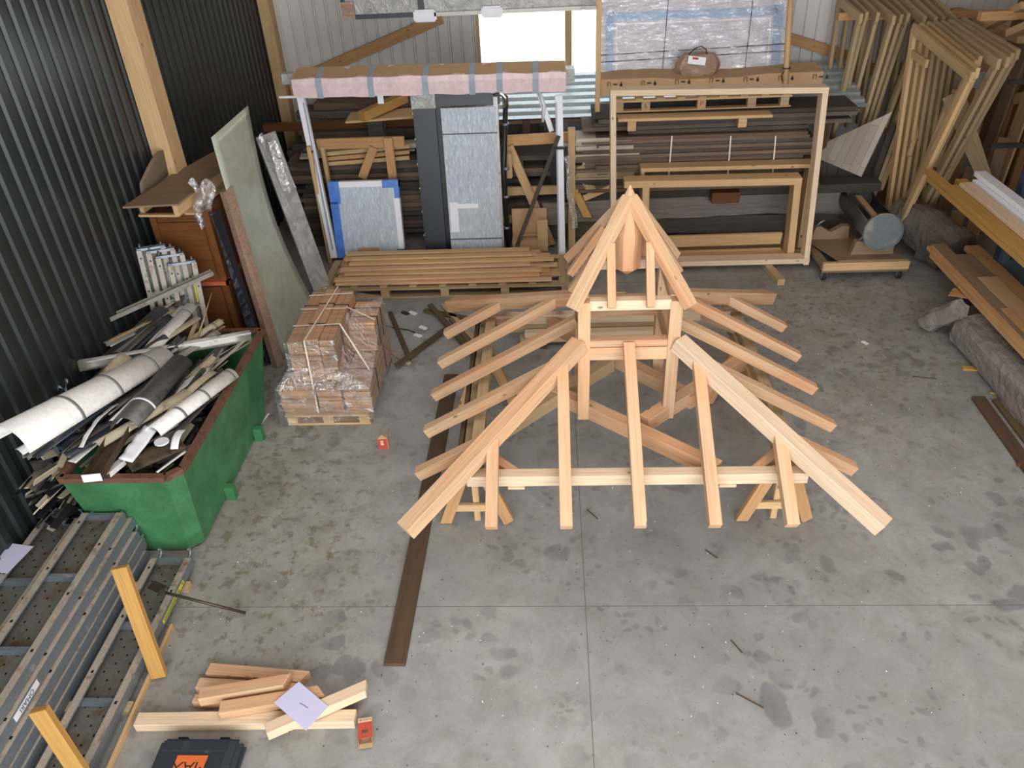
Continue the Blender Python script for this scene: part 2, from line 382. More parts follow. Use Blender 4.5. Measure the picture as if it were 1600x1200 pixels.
# ================================================================ the setting
XL, XR, YB, YF, ZC = -4.0, 6.4, 12.0, -3.0, 6.0
def struct(o, label=None): o['kind'] = 'structure'; (label and o.__setitem__('label', label)); return o
mb = MB(); mb.b2((XL-.3, YF, -.12), (XR+.3, YB+.3, 0)); struct(mb.build('floor', 'floor', Mw=T(0, 0, 0)))
mb = MB(); mb.b2((XL-.3, YF, ZC), (XR+.3, YB+.3, ZC+.1)); struct(mb.build('ceiling', 'osb', Mw=T(0, 0, ZC)))
P = .171
def profile(a, b, dep=.022, fl=((.0, 0), (.40, 0), (.50, 1), (.90, 1))):
    pts = []; k = math.floor(a/P)-1
    while k*P < b+P:
        s = k*P
        for f, d in fl:
            d *= dep; t = s+f*P
            if a < t < b: pts.append((t, d))
        k += 1
    return [(a, pts[0][1])]+pts+[(b, pts[-1][1])]
def corr(name, a, b, z0, z1, place, mat):
    pr = profile(a, b) if name == 'wall_left' else profile(a, b, .03, ((0, 0), (.74, 0), (.80, 1), (.90, 1), (.98, 0))); mb = MB()
    mb.loft([[place(t, d, z) for t, d in pr] for z in (z0, z1)], close=False, cap=False)
    o = mb.build(name, mat, solid=.002); return struct(o)
corr('wall_left', YF, YB, 0, ZC, lambda t, d, z: (XL-d, t, z), 'wallL')
pl = lambda t, d, z: (t, YB+d, z)
WX0, WX1, WZ0, WZ1 = -.98, 2.0, 1.64, 3.5
for (a, b, z0, z1) in ((XL, WX0, 0, ZC), (WX0, WX1, 0, WZ0), (WX0, WX1, WZ1, ZC), (WX1, XR, 0, ZC)):
    corr('wall_back', a, b, z0, z1, pl, 'wallB')
mb = MB(); mb.b2((XR, YF, 0), (XR+.1, YB, ZC)); struct(mb.build('wall_right', 'osb'))
for i in range(22):
    y = -2.5+i*.66
    beam('trim_%d' % (i+20), (XR-.05, y, 0), (XR-.05, y, ZC), .1, .05, 'pineorg', up=(0, 1, 0), kind='structure')
# window
wf = MB()
for a, b in (((WX0, YB-.09, WZ0-.10), (WX1, YB+.02, WZ0)), ((WX0, YB-.05, WZ1), (WX1, YB+.02, WZ1+.05)), ((WX0-.02, YB-.02, WZ0), (WX0+.02, YB+.03, WZ1)), ((WX1-.03, YB-.05, WZ0), (WX1+.02, YB+.02, WZ1))):
    wf.b2(a, b)
win = struct(wf.build('window_1', 'pinetan'))
beam('mullion', (.295, YB-.06, WZ0), (.295, YB-.06, WZ1), .095, .05, 'pinetan', win, up=(0, 1, 0))
g = NT('window_glass'); tr = g.n('BsdfTransparent'); gl = g.n('BsdfGlossy', Roughness=.02); mx = g.n('MixShader'); mx.inputs[0].default_value = .04
g.l(tr.outputs[0], mx.inputs[1]); g.l(gl.outputs[0], mx.inputs[2]); g.l(mx.outputs[0], g.out.inputs[0]); M['glass'] = g.m
mb = MB(); mb.b2((WX0, YB, WZ0), (WX1, YB+.008, WZ1)); mb.build('pane', 'glass', win)
# posts, girts and braces carrying the sheet walls
beam('trim_1', (XL+.11, 7.83, 0), (XL+.11, 7.83, ZC), .27, .2, 'pinetan', up=(1, 0, 0), kind='structure')
beam('trim_2', (XL+.10, 11.86, 0), (XL+.10, 11.86, ZC), .2, .16, 'pinetan', up=(1, 0, 0), kind='structure')
beam('trim_3', AY(478, 120, YB-.08), AY(690, 28, YB-.08), .045, .15, 'pineorg', kind='structure')
beam('trim_4', (XL+.2, YB-.08, 1.62), (WX0, YB-.08, 1.62), .045, .18, 'pineorg', kind='structure')
beam('trim_5', (WX1, YB-.08, 1.62), (XR-.1, YB-.08, 1.62), .045, .16, 'pineorg', kind='structure')
beam('trim_6', AY(1228, 58, YB-.06), AY(1340, 93, YB-.06), .045, .14, 'pineorg', kind='structure')
beam('trim_7', AY(1307, 14, YB-.06), AY(1420, 10, YB-.06), .045, .15, 'pineorg', kind='structure')
beam('trim_8', (XR-.12, YF, 2.9), (XR-.12, YB, 2.9), .05, .16, 'pineorg', kind='structure')
beam('trim_9', (XR-.2, 6.0, 3.2), (XR-.2, 11, 1.4), .05, .14, 'pinetan', kind='structure')

# ================================================================ the pyramid roof frame on its trestles
CX, CY = .57, 5.44
rf = thing('roof_frame', (CX, CY, .68), 'fresh pine pyramid roof frame with a small square tower and steep pointed cap, in the middle of the floor', 'roof frame')
ZP = .735        # plate centre height
hb = 1.155
for s in (-1, 1):
    beam('wall_plate', (CX-hb-.05, CY+s*hb, ZP), (CX+hb+.05, CY+s*hb, ZP), .09, .09, 'pinepale', rf)
    beam('wall_plate', (CX+s*hb, CY-hb+.046, ZP-.0005), (CX+s*hb, CY+hb-.046, ZP-.0005), .09, .09, 'pinegrey', rf)
for x in (-.28, 1.22): beam('plate_block', (x-.06, CY-hb-.03, ZP-.055), (x+.06, CY-hb-.03, ZP-.055), .05, .02, 'pinepale', rf, bev=0)
hash_i = 0
def pr2(a): # points of the pinwheel brace ring, on z of the plate
    return V((a[0], a[1], ZP-.01))
for a, b, m in (((.0, 5.36), (1.17, 4.36), 'pine'), ((.70, 4.93), (1.68, 5.83), 'pine'), ((-.53, 4.74), (.50, 5.80), 'pinegrey'), ((1.14, 5.22), (-.02, 6.53), 'pine')):
    dz_ = V((0, 0, -.004*(hash_i := hash_i+1))); beam('tie_brace', pr2(a)+dz_, pr2(b)+dz_, .10, .12, m, rf)
for sx in (-1, 1):
    for sy in (-1, 1):
        beam('corner_brace', (CX+sx*(hb-.30), CY+sy*(hb-.035), ZP), (CX+sx*(hb-.035), CY+sy*(hb-.30), ZP), .07, .07, 'pine', rf, c0=(0, 0), c1=(0, 0))
sl = .585; EH = 1.58; EZ = .655
def zr(d): return EZ + (EH-d)*sl       # rafter centre height at distance d from the centre line
tw = .335                              # tower half size (post centres)
for i, o in enumerate((-1.01, -.5, 0, .5, 1.01)):
    dt = max(abs(o), tw+.04)
    ck = 0 if abs(o) < .45 else 1
    for sy in (-1, 1):
        cy = (-1 if o > 0 else 1)*(-sy)*-1*ck
        beam('jack_rafter', (CX+o, CY+sy*dt, zr(dt)), (CX+o, CY+sy*EH, EZ), .085, .082, 'pine', rf, c0=(0, 0))
        beam('jack_rafter', (CX+sy*dt, CY+o, zr(dt)), (CX+sy*(EH+.01), CY+o, EZ), .085, .082, 'pine', rf)
for sx in (-1, 1):
    for sy in (-1, 1):
        beam('hip_rafter', (CX+sx*(tw+.03), CY+sy*(tw+.03), zr(tw+.03)+.0), (CX+sx*(EH+.02), CY+sy*(EH+.02), EZ), .12, .115, 'pinepale' if (sx, sy) == (1, -1) else 'pine', rf)
        beam('tower_post', (CX+sx*tw, CY+sy*tw, .66), (CX+sx*tw, CY+sy*tw, 1.72), .092, .092, 'pine', rf, up=(0, 1, 0))
for s in (-1, 1):
    for z, h, m in ((1.275, .11, 'pine'), (1.365, .055, 'pine'), (1.69, .08, 'pinepale')):
        beam('tower_rail', (CX-tw+.04, CY+s*tw, z), (CX+tw-.04, CY+s*tw, z), .075, h, m, rf)
        beam('tower_rail', (CX+s*tw, CY-tw+.04, z), (CX+s*tw, CY+tw-.04, z), .075, h, m, rf)
AZ, UZ, UH = 2.40, 1.70, .425
us = (AZ-UZ)/UH
for sx in (-1, 1):
    for sy in (-1, 1):
        beam('cap_hip_rafter', (CX+sx*.004, CY+sy*.004, AZ-.03), (CX+sx*UH, CY+sy*UH, UZ), .085, .07, 'pine', rf)
    for o in (-.14, .14):
        d = .17
        beam('cap_jack_rafter', (CX+o, CY+sx*d, AZ-.03-d*us), (CX+o, CY+sx*UH, UZ), .06, .06, 'pine', rf)
        beam('cap_jack_rafter', (CX+sx*d, CY+o, AZ-.03-d*us), (CX+sx*UH, CY+o, UZ), .06, .06, 'pine', rf)
mb = MB(); r_ = [.115, .115]
oct_ = lambda r, z: [(CX+r*math.cos(math.pi/4*k+.39), CY+r*math.sin(math.pi/4*k+.39), z) for k in range(8)]
mb.loft([oct_(.01, 1.76), oct_(.105, 1.83), oct_(.105, 2.10), oct_(.05, 2.37), oct_(.006, 2.46)]); mb.build('finial_post', 'pine', rf, Mw=frame((CX, CY, 1.76), (CX, CY, 2.4)))
# trestles
def trestle(x, label, ys=(4.58, 6.15)):
    t = thing('trestle', (x, 5.4, 0), label, 'trestle')
    beam('beam', (x-.02, 4.38, .635), (x-.02, 6.85, .635), .085, .11, 'pinegrey', t)
    beam('side_board', (x-.02+(-.075 if x < 0 else .075), 4.45, .66), (x-.02+(-.075 if x < 0 else .075), 6.8, .66), .035, .07, 'stain', t)
    for y in ys:
        for s in (-1, 1):
            beam('leg', (x+s*.055, y, .58), (x+s*.255, y, 0.012), .045, .09, 'pineorg', t, up=(1, 0, .4), c1=(-.35, 0))
        beam('stretcher', (x-.2, y, .17), (x+.2, y, .17), .03, .07, 'pinetan', t)
    beam('post', (x, ys[0]+.05, .0), (x, ys[0]+.05, .58), .05, .06, 'pinetan', t, up=(0, 1, 0))
    return t
trestle(-.63, 'long wooden trestle under the left eaves of the pyramid roof frame')
trestle(1.72, 'long wooden trestle under the right eaves of the pyramid roof frame')
# ================================================================ floor, foreground
beam('floor_plank', (G(617, 1040)[0], 3.235, .0), (G(700, 640)[0]-.02, 6.7, .0), .145, .03, 'dark', anchor='b', label='long dark stained plank lying flat on the floor left of the roof frame', cat='plank')
B = lambda n, p0, p1, w_, h_, m, lab, cat='timber', **k: beam(n, p0, p1, w_, h_, m, label=lab, cat=cat, anchor='b', **k)
B('timber_offcut', (-2.66, 2.80, 0), (-1.27, 2.83, 0), .09, .07, 'pinepale', 'longest pale timber offcut, lying under the paper and others beside the tool case', 'timber')
B('timber_offcut', (-2.33, 3.17, 0), (-1.66, 3.11, 0), .085, .07, 'pine', 'angled-end timber offcut farthest from the tool case', c1=(0, .5))
B('timber_offcut', (-2.36, 3.06, 0), (-1.68, 3.02, 0), .08, .07, 'pine', 'timber offcut lying just in front of the farthest angled one')
B('timber_offcut', (-2.35, 2.955, .0), (-1.78, 2.93, .0), .06, .06, 'pine', 'low timber offcut almost hidden between the longest one and the rest')
B('timber_offcut', (-2.28, 2.925, .075), (-1.74, 3.03, .078), .085, .075, 'pine', 'peach-toned timber offcut with a slanted end resting over two others behind the paper', c1=(0, .5))
B('timber_offcut', (-2.12, 2.84, .075), (-1.50, 2.96, .075), .09, .06, 'pine', 'pinkish timber offcut with a dark knot under the paper', c1=(0, -.6))
B('timber_offcut', (-1.78, 2.69, .08), (-1.22, 2.99, .08), .08, .07, 'pinepale', 'pale timber offcut crossing diagonally beside the small open carton', c1=(0, .4))
mb = MB(); c = G(470, 1103, .155); a = V((.175, -.03, 0)); b = V((.05, .15, .0))
mb.poly([G(428, 1098, .155), G(478, 1142, .155), G(513, 1104, .155), G(467, 1065, .155)], (0, 0, .0012))
pp = tag(mb.build('paper_sheet', 'paper'), 'square pale lilac paper lying over the timber offcuts', 'paper')
beam('pencil_mark', c+V((-.01, .02, .0016)), c+V((.05, -.015, .0016)), .006, .0006, 'strap', pp, bev=0)
# small cartons
def carton(Mw, label, sgn=1):
    t = thing('screw_carton', None, label, 'carton', Mw=Mw)
    L, W, Hh, th = .155, .085, .05, .002
    mb = MB(); mb.b2((-W/2, 0, 0), (W/2, L, th)); mb.b2((-W/2, 0, 0), (-W/2+th, L, Hh)); mb.b2((W/2-th, 0, 0), (W/2, L, Hh)); mb.b2((-W/2, L-th, 0), (W/2, L, Hh))
    mb.b2((-W/2, L*.82, Hh-th), (W/2, L, Hh))
    mb.build('tray', 'card', t, Mw=Mw, local=True)
    mb = MB(); mb.b2((-W/2, .02, Hh-th), (-W*.22, L*.82, Hh+.001)); mb.b2((W*.22, .02, Hh-th), (W/2, L*.82, Hh+.001)); mb.b2((-W*.22, L*.5, Hh-th), (W*.22, L*.82, Hh+.001)); mb.b2((-W*.22, .02, Hh-th), (W*.22, L*.28, Hh+.001))
    mb.build('lid', 'red', t, Mw=Mw, local=True)
    mb = MB(); mb.b2((-W/2, L*.82, Hh), (W/2, L, Hh+.001)); mb.build('label', 'pinepale', t, Mw=Mw, local=True)
    mb = MB(); mb.b2((-W*.4, L*.87, Hh+.001), (-W*.27, L*.95, Hh+.0016)); mb.build('logo', 'red', t, Mw=Mw, local=True)
    text('print', 'WÜRTH', .017, Mw @ T(W*.12, L*.91, Hh+.0013), 'ink', t, .0003)
    mb = MB(); mb.bar((-W/2, -.0, .004), (-W/2, -.03, .03), .003, .003); mb.b2((-W/2, -.028, .02), (W/2, -.0, .023)); mb.build('flap', 'card', t, Mw=Mw, local=True)
    return t
carton(T(G(572, 1165)) @ Matrix.Rotation(.18, 4, 'Z'), 'small open red carton at the right end of the timber offcuts')
k = G(600, 702)
t = thing('screw_carton', k, 'small red and cream carton standing on the floor in front of the wrapped shingle pallet', 'carton', Mw=T(k) @ Matrix.Rotation(.12, 4, 'Z'))
MW = WM[t.name]
mb = MB(); mb.b2((-.045, 0, 0), (.04, .05, .12)); mb.build('box', 'red', t, Mw=MW, local=True)
mb = MB(); mb.b2((-.047, -.001, .12), (.045, .052, .124)); mb.poly([(-.045, 0, .124), (.04, 0, .124), (0, 0, .165)], (0, .003, 0)); mb.b2((.04, -.001, 0), (.045, .051, .12)); mb.build('flap', 'card', t, Mw=MW, local=True)
mb = MB(); mb.b2((-.02, -.002, .05), (.005, 0, .1)); mb.build('label', 'pinepale', t, Mw=MW, local=True)
# tool case with MAX print
a = G(258, 1149, .09); 
Mw = Matrix(((1, 0, 0, -2.42), (0, 1, 0, 2.22), (0, 0, 1, 0), (0, 0, 0, 1)))
tc = thing('tool_case', None, 'dark grey plastic tool case with orange label lying at the bottom edge beside the offcuts', 'tool case', Mw=Mw)
mb = MB(); mb.b2((0, 0, 0), (.51, .44, .055), bev=.02); mb.build('base', 'case', tc, Mw=Mw, local=True)
mb = MB(); mb.b2((.005, .005, .058), (.505, .435, .115), bev=.025); mb.build('lid', 'case', tc, Mw=Mw, local=True)
mb = MB(); mb.b2((.04, .35, .115), (.15, .41, .118)); mb.b2((.04, .0, .1145), (.43, .33, .118)); mb.b2((.2, .35, .115), (.44, .415, .1165)); mb.build('recess', 'anth', tc, Mw=Mw, local=True)
mb = MB(); mb.b2((.15, .17, .118), (.335, .315, .1195)); mb.build('label', 'olabel', tc, Mw=Mw, local=True)
text('lettering', 'MAX', .10, Mw @ T(.243, .243, .1197) @ Matrix.Rotation(math.pi, 4, 'Z'), 'ink', tc, .0004)
for x in (.12, .38): mb = MB(); mb.b2((x-.03, .44, .03), (x+.03, .455, .08)); mb.build('latch', 'black', tc, Mw=Mw, local=True)
# rod with forked plate
mb = MB(); mb.tube([G(258, 926, .27), G(384, 958, .03)], .011, 8)
rd = tag(mb.build('steel_rod', 'steel'), 'dark steel bar resting on the galvanised scaffold planks, one end on the floor', 'steel bar')
q = G(243, 920, .26)
mb = MB(); mb.bar(q+V((-.05, .04, .0)), q+V((.06, -.01, .0)), .07, .012); mb.bar(q+V((.04, -.04, .0)), q+V((.07, -.01, 0)), .02, .05); mb.build('fork_plate', 'steel', rd)
# ================================================================ green skip and its scrap
def chull(name, rings, mat, parent=None, **k):
    mb = MB(); mb.loft(rings, **k); return mb.build(name, mat, parent)
sk = thing('skip', (-3.3, 5.2, 0), 'open green steel skip with a rusty rim, full of old gutters and sheet scrap', 'skip')
X0, X1, Y0, Y1, Z1 = -3.62, -2.74, 4.24, 6.32, .80
def rr(x0, x1, y0, y1, z): return [(x0, y0, z), (x1-.09, y0, z), (x1, y0+.09, z), (x1, y1, z), (x0, y1, z)]
mb = MB(); mb.loft([rr(X0+.12, X1-.06, Y0+.05, Y1-.3, .04), rr(X0, X1, Y0, Y1, Z1)], cap=False)
mb.poly(rr(X0+.12, X1-.06, Y0+.05, Y1-.3, .03), (0, 0, .02)); mb.build('tub', 'green', sk, solid=.006)
mb = MB(); pts = rr(X0, X1, Y0, Y1, Z1)
for a, b in zip(pts, pts[1:]+pts[:1]): mb.bar(V(a)+V((0, 0, .01)), V(b)+V((0, 0, .01)), .055, .045)
mb.build('rim', 'rust', sk)
for y in (4.9, 5.7):
    mb = MB(); mb.b2((X1-.05, y-.03, .0), (X1+.03, y+.03, .14)); mb.build('lug', 'green', sk)
mb = MB(); mb.b2((X0+.15, Y0+.1, 0), (X1-.1, Y1-.35, .03)); mb.build('skid', 'rust', sk)
# uncountable small scrap filling the tub
mb = MB(); rnd = random.Random(3)
for i in range(380):
    x = rnd.uniform(X0+.2, X1-.25); y = rnd.uniform(Y0+.2, Y1-.5); z = rnd.uniform(.12, .80)
    d = V((rnd.uniform(-.5, .9), rnd.uniform(.3, 1), rnd.uniform(-.15, .15))).normalized()*rnd.uniform(.08, .2); mb.mi = rnd.choice((0, 0, 1, 2))
    mb.bar(V((x, y, z))-d, V((x, y, z))+d, rnd.uniform(.03, .1), .008, up=(rnd.uniform(-1, 1), rnd.uniform(-1, 1), .6))
tag(mb.build('scrap_offcuts', ['zinc', 'cream', 'black']), 'tangle of small dark sheet-metal offcuts filling the green skip below the gutters', 'scrap metal', kind='stuff')
mb = MB()
for i in range(430):
    x = rnd.uniform(-3.93, X0-.02); y = rnd.uniform(4.15, 6.3); z = rnd.uniform(.02, .88)
    d = V((rnd.uniform(-.1, .3), rnd.uniform(.3, 1), rnd.uniform(-.2, .2))).normalized()*rnd.uniform(.05, .16); mb.mi = rnd.choice((0, 2, 1, 2))
    x = min(x, X0-.04-abs(d[0])); x = max(x, -3.93+abs(d[0])+.03)
    mb.bar(V((x, y, z))-d, V((x, y, z))+d, rnd.uniform(.03, .08), .01, up=(rnd.uniform(-1, 1), rnd.uniform(-1, 1), .6))
tag(mb.build('scrap_heap', ['zinc', 'cream', 'black']), 'dark heap of metal scrap jammed between the green skip and the left wall', 'scrap metal', kind='stuff')
def half(name, p0, p1, r, mat, label, arc=180, up=(0, 0, 1), flip=1, straps=(), smat='strap', th=.004, lip=True, cat='gutter', parent=None, group=None):
    """half-round channel; flip=1 shows its back (convex up)"""
    Mw = frame(p0, p1, up); L = (V(p1)-V(p0)).length; n = 14; r0, r1 = r if isinstance(r, tuple) else (r, r); rk = lambda x: r0+(r1-r0)*x/L
    ang = [math.radians(90-arc/2+arc*i/n) for i in range(n+1)]
    ring = lambda x, q_: [(x, math.cos(a)*rk(x)*q_, (math.sin(a)*rk(x)*q_)*flip) for a in ang]
    mb = MB(); mb.loft([ring(0, 1), ring(L*.5, 1), ring(L, 1)], close=False, cap=False, smooth=True)
    o = mb.build(name, mat, parent, Mw=Mw, solid=th, local=True)
    if parent is None: tag(o, label, cat, group)
    if lip:
        mb = MB(); e = ring(0, 1.02)[0]; f = ring(L, 1.02)[0]; mb.tube([e, f], .009, 6); mb.build('bead', mat, o, Mw=Mw, local=True)
    for s in straps:
        mb = MB(); mb.loft([ring(L*s-.012, 1.035), ring(L*s+.012, 1.035)], close=False, cap=False, smooth=True); mb.build('strap', smat, o, Mw=Mw, solid=.004, local=True)
    return o
def chan(name, p0, p1, w_, h_, mat, label, up=(0, 0, 1), th=.004, cat='scrap metal', endm=None, group=None):
    Mw = frame(p0, p1, up); L = (V(p1)-V(p0)).length
    mb = MB(); mb.loft([[(x, w_/2, h_), (x, w_/2, 0), (x, -w_/2, 0), (x, -w_/2, h_)] for x in (0, L)], close=False, cap=False)
    o = tag(mb.build(name, mat, Mw=Mw, solid=th, local=True), label, cat, group)
    if endm:
        mb = MB(); mb.b2((-.004, -w_/2, 0), (.004, w_/2, h_)); mb.build('end_cap', endm, o, Mw=Mw, local=True)
    return o
def strip(name, p0, p1, w_, mat, label, up=(0, 0, 1), th=.004, bend=0.0, cat='scrap metal', seg=10, wav=.0):
    Mw = frame(p0, p1, up); L = (V(p1)-V(p0)).length; rn = random.Random(hash(label) % 97 if False else len(label))
    ph = rn.uniform(0, 6)
    mb = MB(); mb.grid(lambda u, v: (u*L, (v-.5)*w_*(1+wav*4*math.sin(u*7+ph)), math.sin(u*math.pi)*bend+wav*math.sin(u*19+ph+v*3)*(v-.2)), seg, 4)
    return tag(mb.build(name, mat, Mw=Mw, solid=th, local=True), label, cat)
def pipe(name, p0, p1, r, mat, label, th=.006, cat='pipe'):
    Mw = frame(p0, p1); L = (V(p1)-V(p0)).length; mb = MB(); n = 18
    ring = lambda x, q: [(x, math.cos(2*math.pi*k/n)*q, math.sin(2*math.pi*k/n)*q) for k in range(n)]
    mb.loft([ring(0, r), ring(L, r), ring(L, r-th), ring(0, r-th), ring(0, r)], cap=False, smooth=True)
    return tag(mb.build(name, mat, Mw=Mw, local=True), label, cat)
half('gutter', G(12, 706, 1.22), G(256, 563, .94), (.19, .125), 'white', 'largest white half-round gutter, lying across the front of the skip', arc=170, straps=(.32, .58, .86))
chan('metal_channel', G(82, 541, 1.0), G(333, 428, 1.2), .06, .04, 'zincl', 'long thin pale channel reaching from the left wall over the far end of the skip')
chan('slotted_rail', G(74, 577, .93), G(212, 515, .95), .06, .02, 'cream', 'tan slotted rail behind the largest white gutter', up=(0, 0, -1))
half('gutter', G(190, 610, .88), G(300, 485, .96), .08, 'white', 'narrow white box gutter with dark stains near the scaffold planks', arc=120, straps=(.9,))
half('gutter', G(195, 588, .87), G(285, 482, .96), .035, 'whitec', 'thin clean white half-round gutter edge beside the narrow white one', arc=170, lip=False)
chan('box_profile', G(150, 570, .91), G(248, 480, 1.0), .065, .05, 'zinc', 'dark grey box profile slanting behind the thin white gutter', up=(0, 0, -1))
strip('flashing', G(122, 572, 1.02), G(392, 524, .87), .10, 'zincl', 'long bent grey flashing crossing to the far right rim of the skip', up=(0, -1, .35), wav=.012)
strip('flashing_edge', G(135, 565, 1.06), G(392, 520, .92), .03, 'whitec', 'narrow white strip lying along the top of the bent grey flashing')
half('gutter', G(196, 672, .98), G(283, 572, .9), .11, 'zinc', 'wide dark grey half-round gutter with a white ring near its lower end', arc=160, straps=(.28,), smat='whitec')
chan('zinc_channel', G(232, 668, .87), G(292, 578, .84), .05, .03, 'zinc', 'dark zinc channel close beside the gutter with the white ring', up=(0, 0, -1))
chan('zinc_channel', G(250, 662, .87), G(318, 575, .84), .035, .03, 'zinc', 'narrow zinc channel between the bent olive profile and the white ringed gutter', up=(0, 0, -1))
strip('bent_profile', G(262, 650, .9), G(335, 580, .86), .06, 'cream', 'bent olive-tan profile in the middle of the skip', bend=.05, up=(.4, 0, 1))
half('gutter', G(240, 680, .9), G(362, 588, .84), .075, 'white', 'peeling white half-round gutter nearest the right rim of the skip', arc=170, straps=(.3, .6, .95))
strip('grey_profile', G(262, 690, .86), G(318, 632, .84), .06, 'zinc', 'grey bent profile below the peeling gutter by the right rim')
strip('white_sheet', G(196, 720, .9), G(236, 668, .93), .11, 'whitec', 'folded bright white sheet piece under the gutter with the white ring', up=(.2, -.5, 1), wav=.01)
mb = MB(); c = G(253, 688, .92); mb.loft([[c+V((math.cos(k*.45)*.055, math.sin(k*.45)*.05-.01, -.012+z)) for k in range(14)] for z in (0, .012)]); tag(mb.build('gutter_stopper', 'whitec'), 'round white end cap lying in the skip corner', 'end cap')
strip('plastic_piece', G(272, 702, .87), G(284, 672, .9), .06, 'whitec', 'small curved white plastic piece beside the round white cap', bend=.03)
strip('rusty_sheet', G(200, 728, .86), G(285, 690, .86), .16, 'brownin', 'flat brown stained sheet hanging over the front rim of the skip', up=(0, -.25, 1))
strip('white_edge', G(245, 738, .85), G(290, 705, .85), .02, 'white', 'white edged strip leaning on the front right corner of the skip')
chan('box_gutter', G(146, 752, .95), G(208, 650, .88), .13, .06, 'brownin', 'open box gutter with a white end poking over the front rim, brown inside', endm='whitec')
chan('box_gutter', G(166, 738, .88), G(212, 700, .86), .05, .04, 'white', 'short white gutter length under the open box gutter', up=(0, 0, -1))
for i, (a, b, ww, lb) in enumerate(((G(96, 705, .93), G(200, 652, .9), .16, 'crumpled dark plastic sheet hanging below the largest white gutter'), (G(120, 662, .93), G(215, 615, .88), .10, 'dark folded plastic strip tucked under the largest white gutter'), (G(175, 660, .9), G(260, 580, .85), .08, 'black strip beside the wide dark grey gutter'))):
    strip('plastic_sheet', a, b, ww, 'anth', lb, up=(.1, -.6, 1), wav=.02, seg=18, cat='plastic sheet')
strip('white_plate', G(112, 722, .86), G(150, 690, .86), .08, 'white', 'small white plate under the crumpled dark plastic sheet', cat='plate')
beam('flat_bar', G(85, 695, .95), G(128, 792, .12), .035, .006, 'galvd', up=(0, -1, .2), label='flat grey steel bar leaning from the gutter down beside the skip', cat='steel bar', bev=0)
mb = MB(); q = G(88, 540, 1.0); mb.box(q, (.15, .14, .03), Matrix.Rotation(.5, 3, 'X') @ Matrix.Rotation(.35, 3, 'Y'), .004); tag(mb.build('metal_tray', 'zincl'), 'square pale folded metal tray against the left wall', 'metal tray')
mb = MB(); q = G(122, 516, 1.0); mb.bar(q+V((-.09, -.02, 0)), q+V((.0, .03, .05)), .06, .04); mb.bar(q+V((0, .03, .05)), q+V((.13, -.02, .02)), .03, .03); tag(mb.build('bent_bracket', 'zincl'), 'bent pale bracket behind the square folded tray', 'bracket')
half('gutter', G(22, 612, .95), G(92, 545, .93), .06, 'zincl', 'tan half-round gutter against the left wall with a cut end', arc=150, straps=())
pipe('pipe_length', G(42, 612, .93), G(92, 575, .92), .06, 'cream', 'short wide cream pipe with a dark open end by the left wall')
pipe('thin_tube', G(-5, 662, .98), G(88, 606, .97), .014, 'cream', 'thin olive tube left of the largest white gutter')
chan('black_channel', G(-10, 690, .9), G(128, 600, .92), .08, .04, 'black', 'long black channel lying left of the largest white gutter')
strip('translucent_strip', G(60, 648, 1.0), G(160, 590, .97), .06, 'cream', 'yellowed strip along the upper side of the largest white gutter')
mb = MB(); q = G(92, 604, 1.0)
mb.grid(lambda u, v: q+V(((u-.5)*.13, (v-.5)*.12, .03*math.sin(u*9+v*7)+.02*math.sin(v*15))), 12, 12); tag(mb.build('foil_scrap', 'galv', solid=.002), 'crumpled shiny foil scrap above the thin olive tube', 'foil')
mb = MB(); mb.tube([G(306, 535, .88), G(318, 500, .98), G(331, 457, 1.12)], [.009, .008, .004], 6); tag(mb.build('twig', 'pinegrey'), 'thin dry twig sticking up at the far end of the skip', 'twig')
beam('batten', G(284, 560, .86), G(308, 500, .95), .035, .02, 'pinegrey', label='short tan batten leaning below the dry twig', cat='batten')
strip('grey_end', G(278, 478, 1.0), G(287, 448, 1.05), .07, 'zinc', 'upright grey sheet end behind the narrow white box gutter')
half('gutter', G(300, 535, .85), G(346, 505, .88), .05, 'cream', 'short dented cream gutter at the far right of the skip', arc=150, straps=(.75,))
strip('olive_scrap', G(245, 490, .98), G(272, 470, 1.0), .05, 'cream', 'small olive folded scrap below the long thin channel')
strip('crumpled_lead', G(268, 612, .78), G(360, 545, .74), .16, 'zinc', 'crumpled dark grey sheet sagging inside the skip under the flashing', wav=.03, seg=20)
beam('thin_angle', G(290, 640, .84), G(348, 545, .86), .014, .008, 'zincl', label='thin pale angle strip at the centre right of the skip', cat='metal strip', bev=0)
beam('batten', G(268, 575, .84), G(300, 545, .84), .04, .02, 'pinegrey', label='small tan board end showing under the white gutter tip', cat='batten')
rnd = random.Random(77)
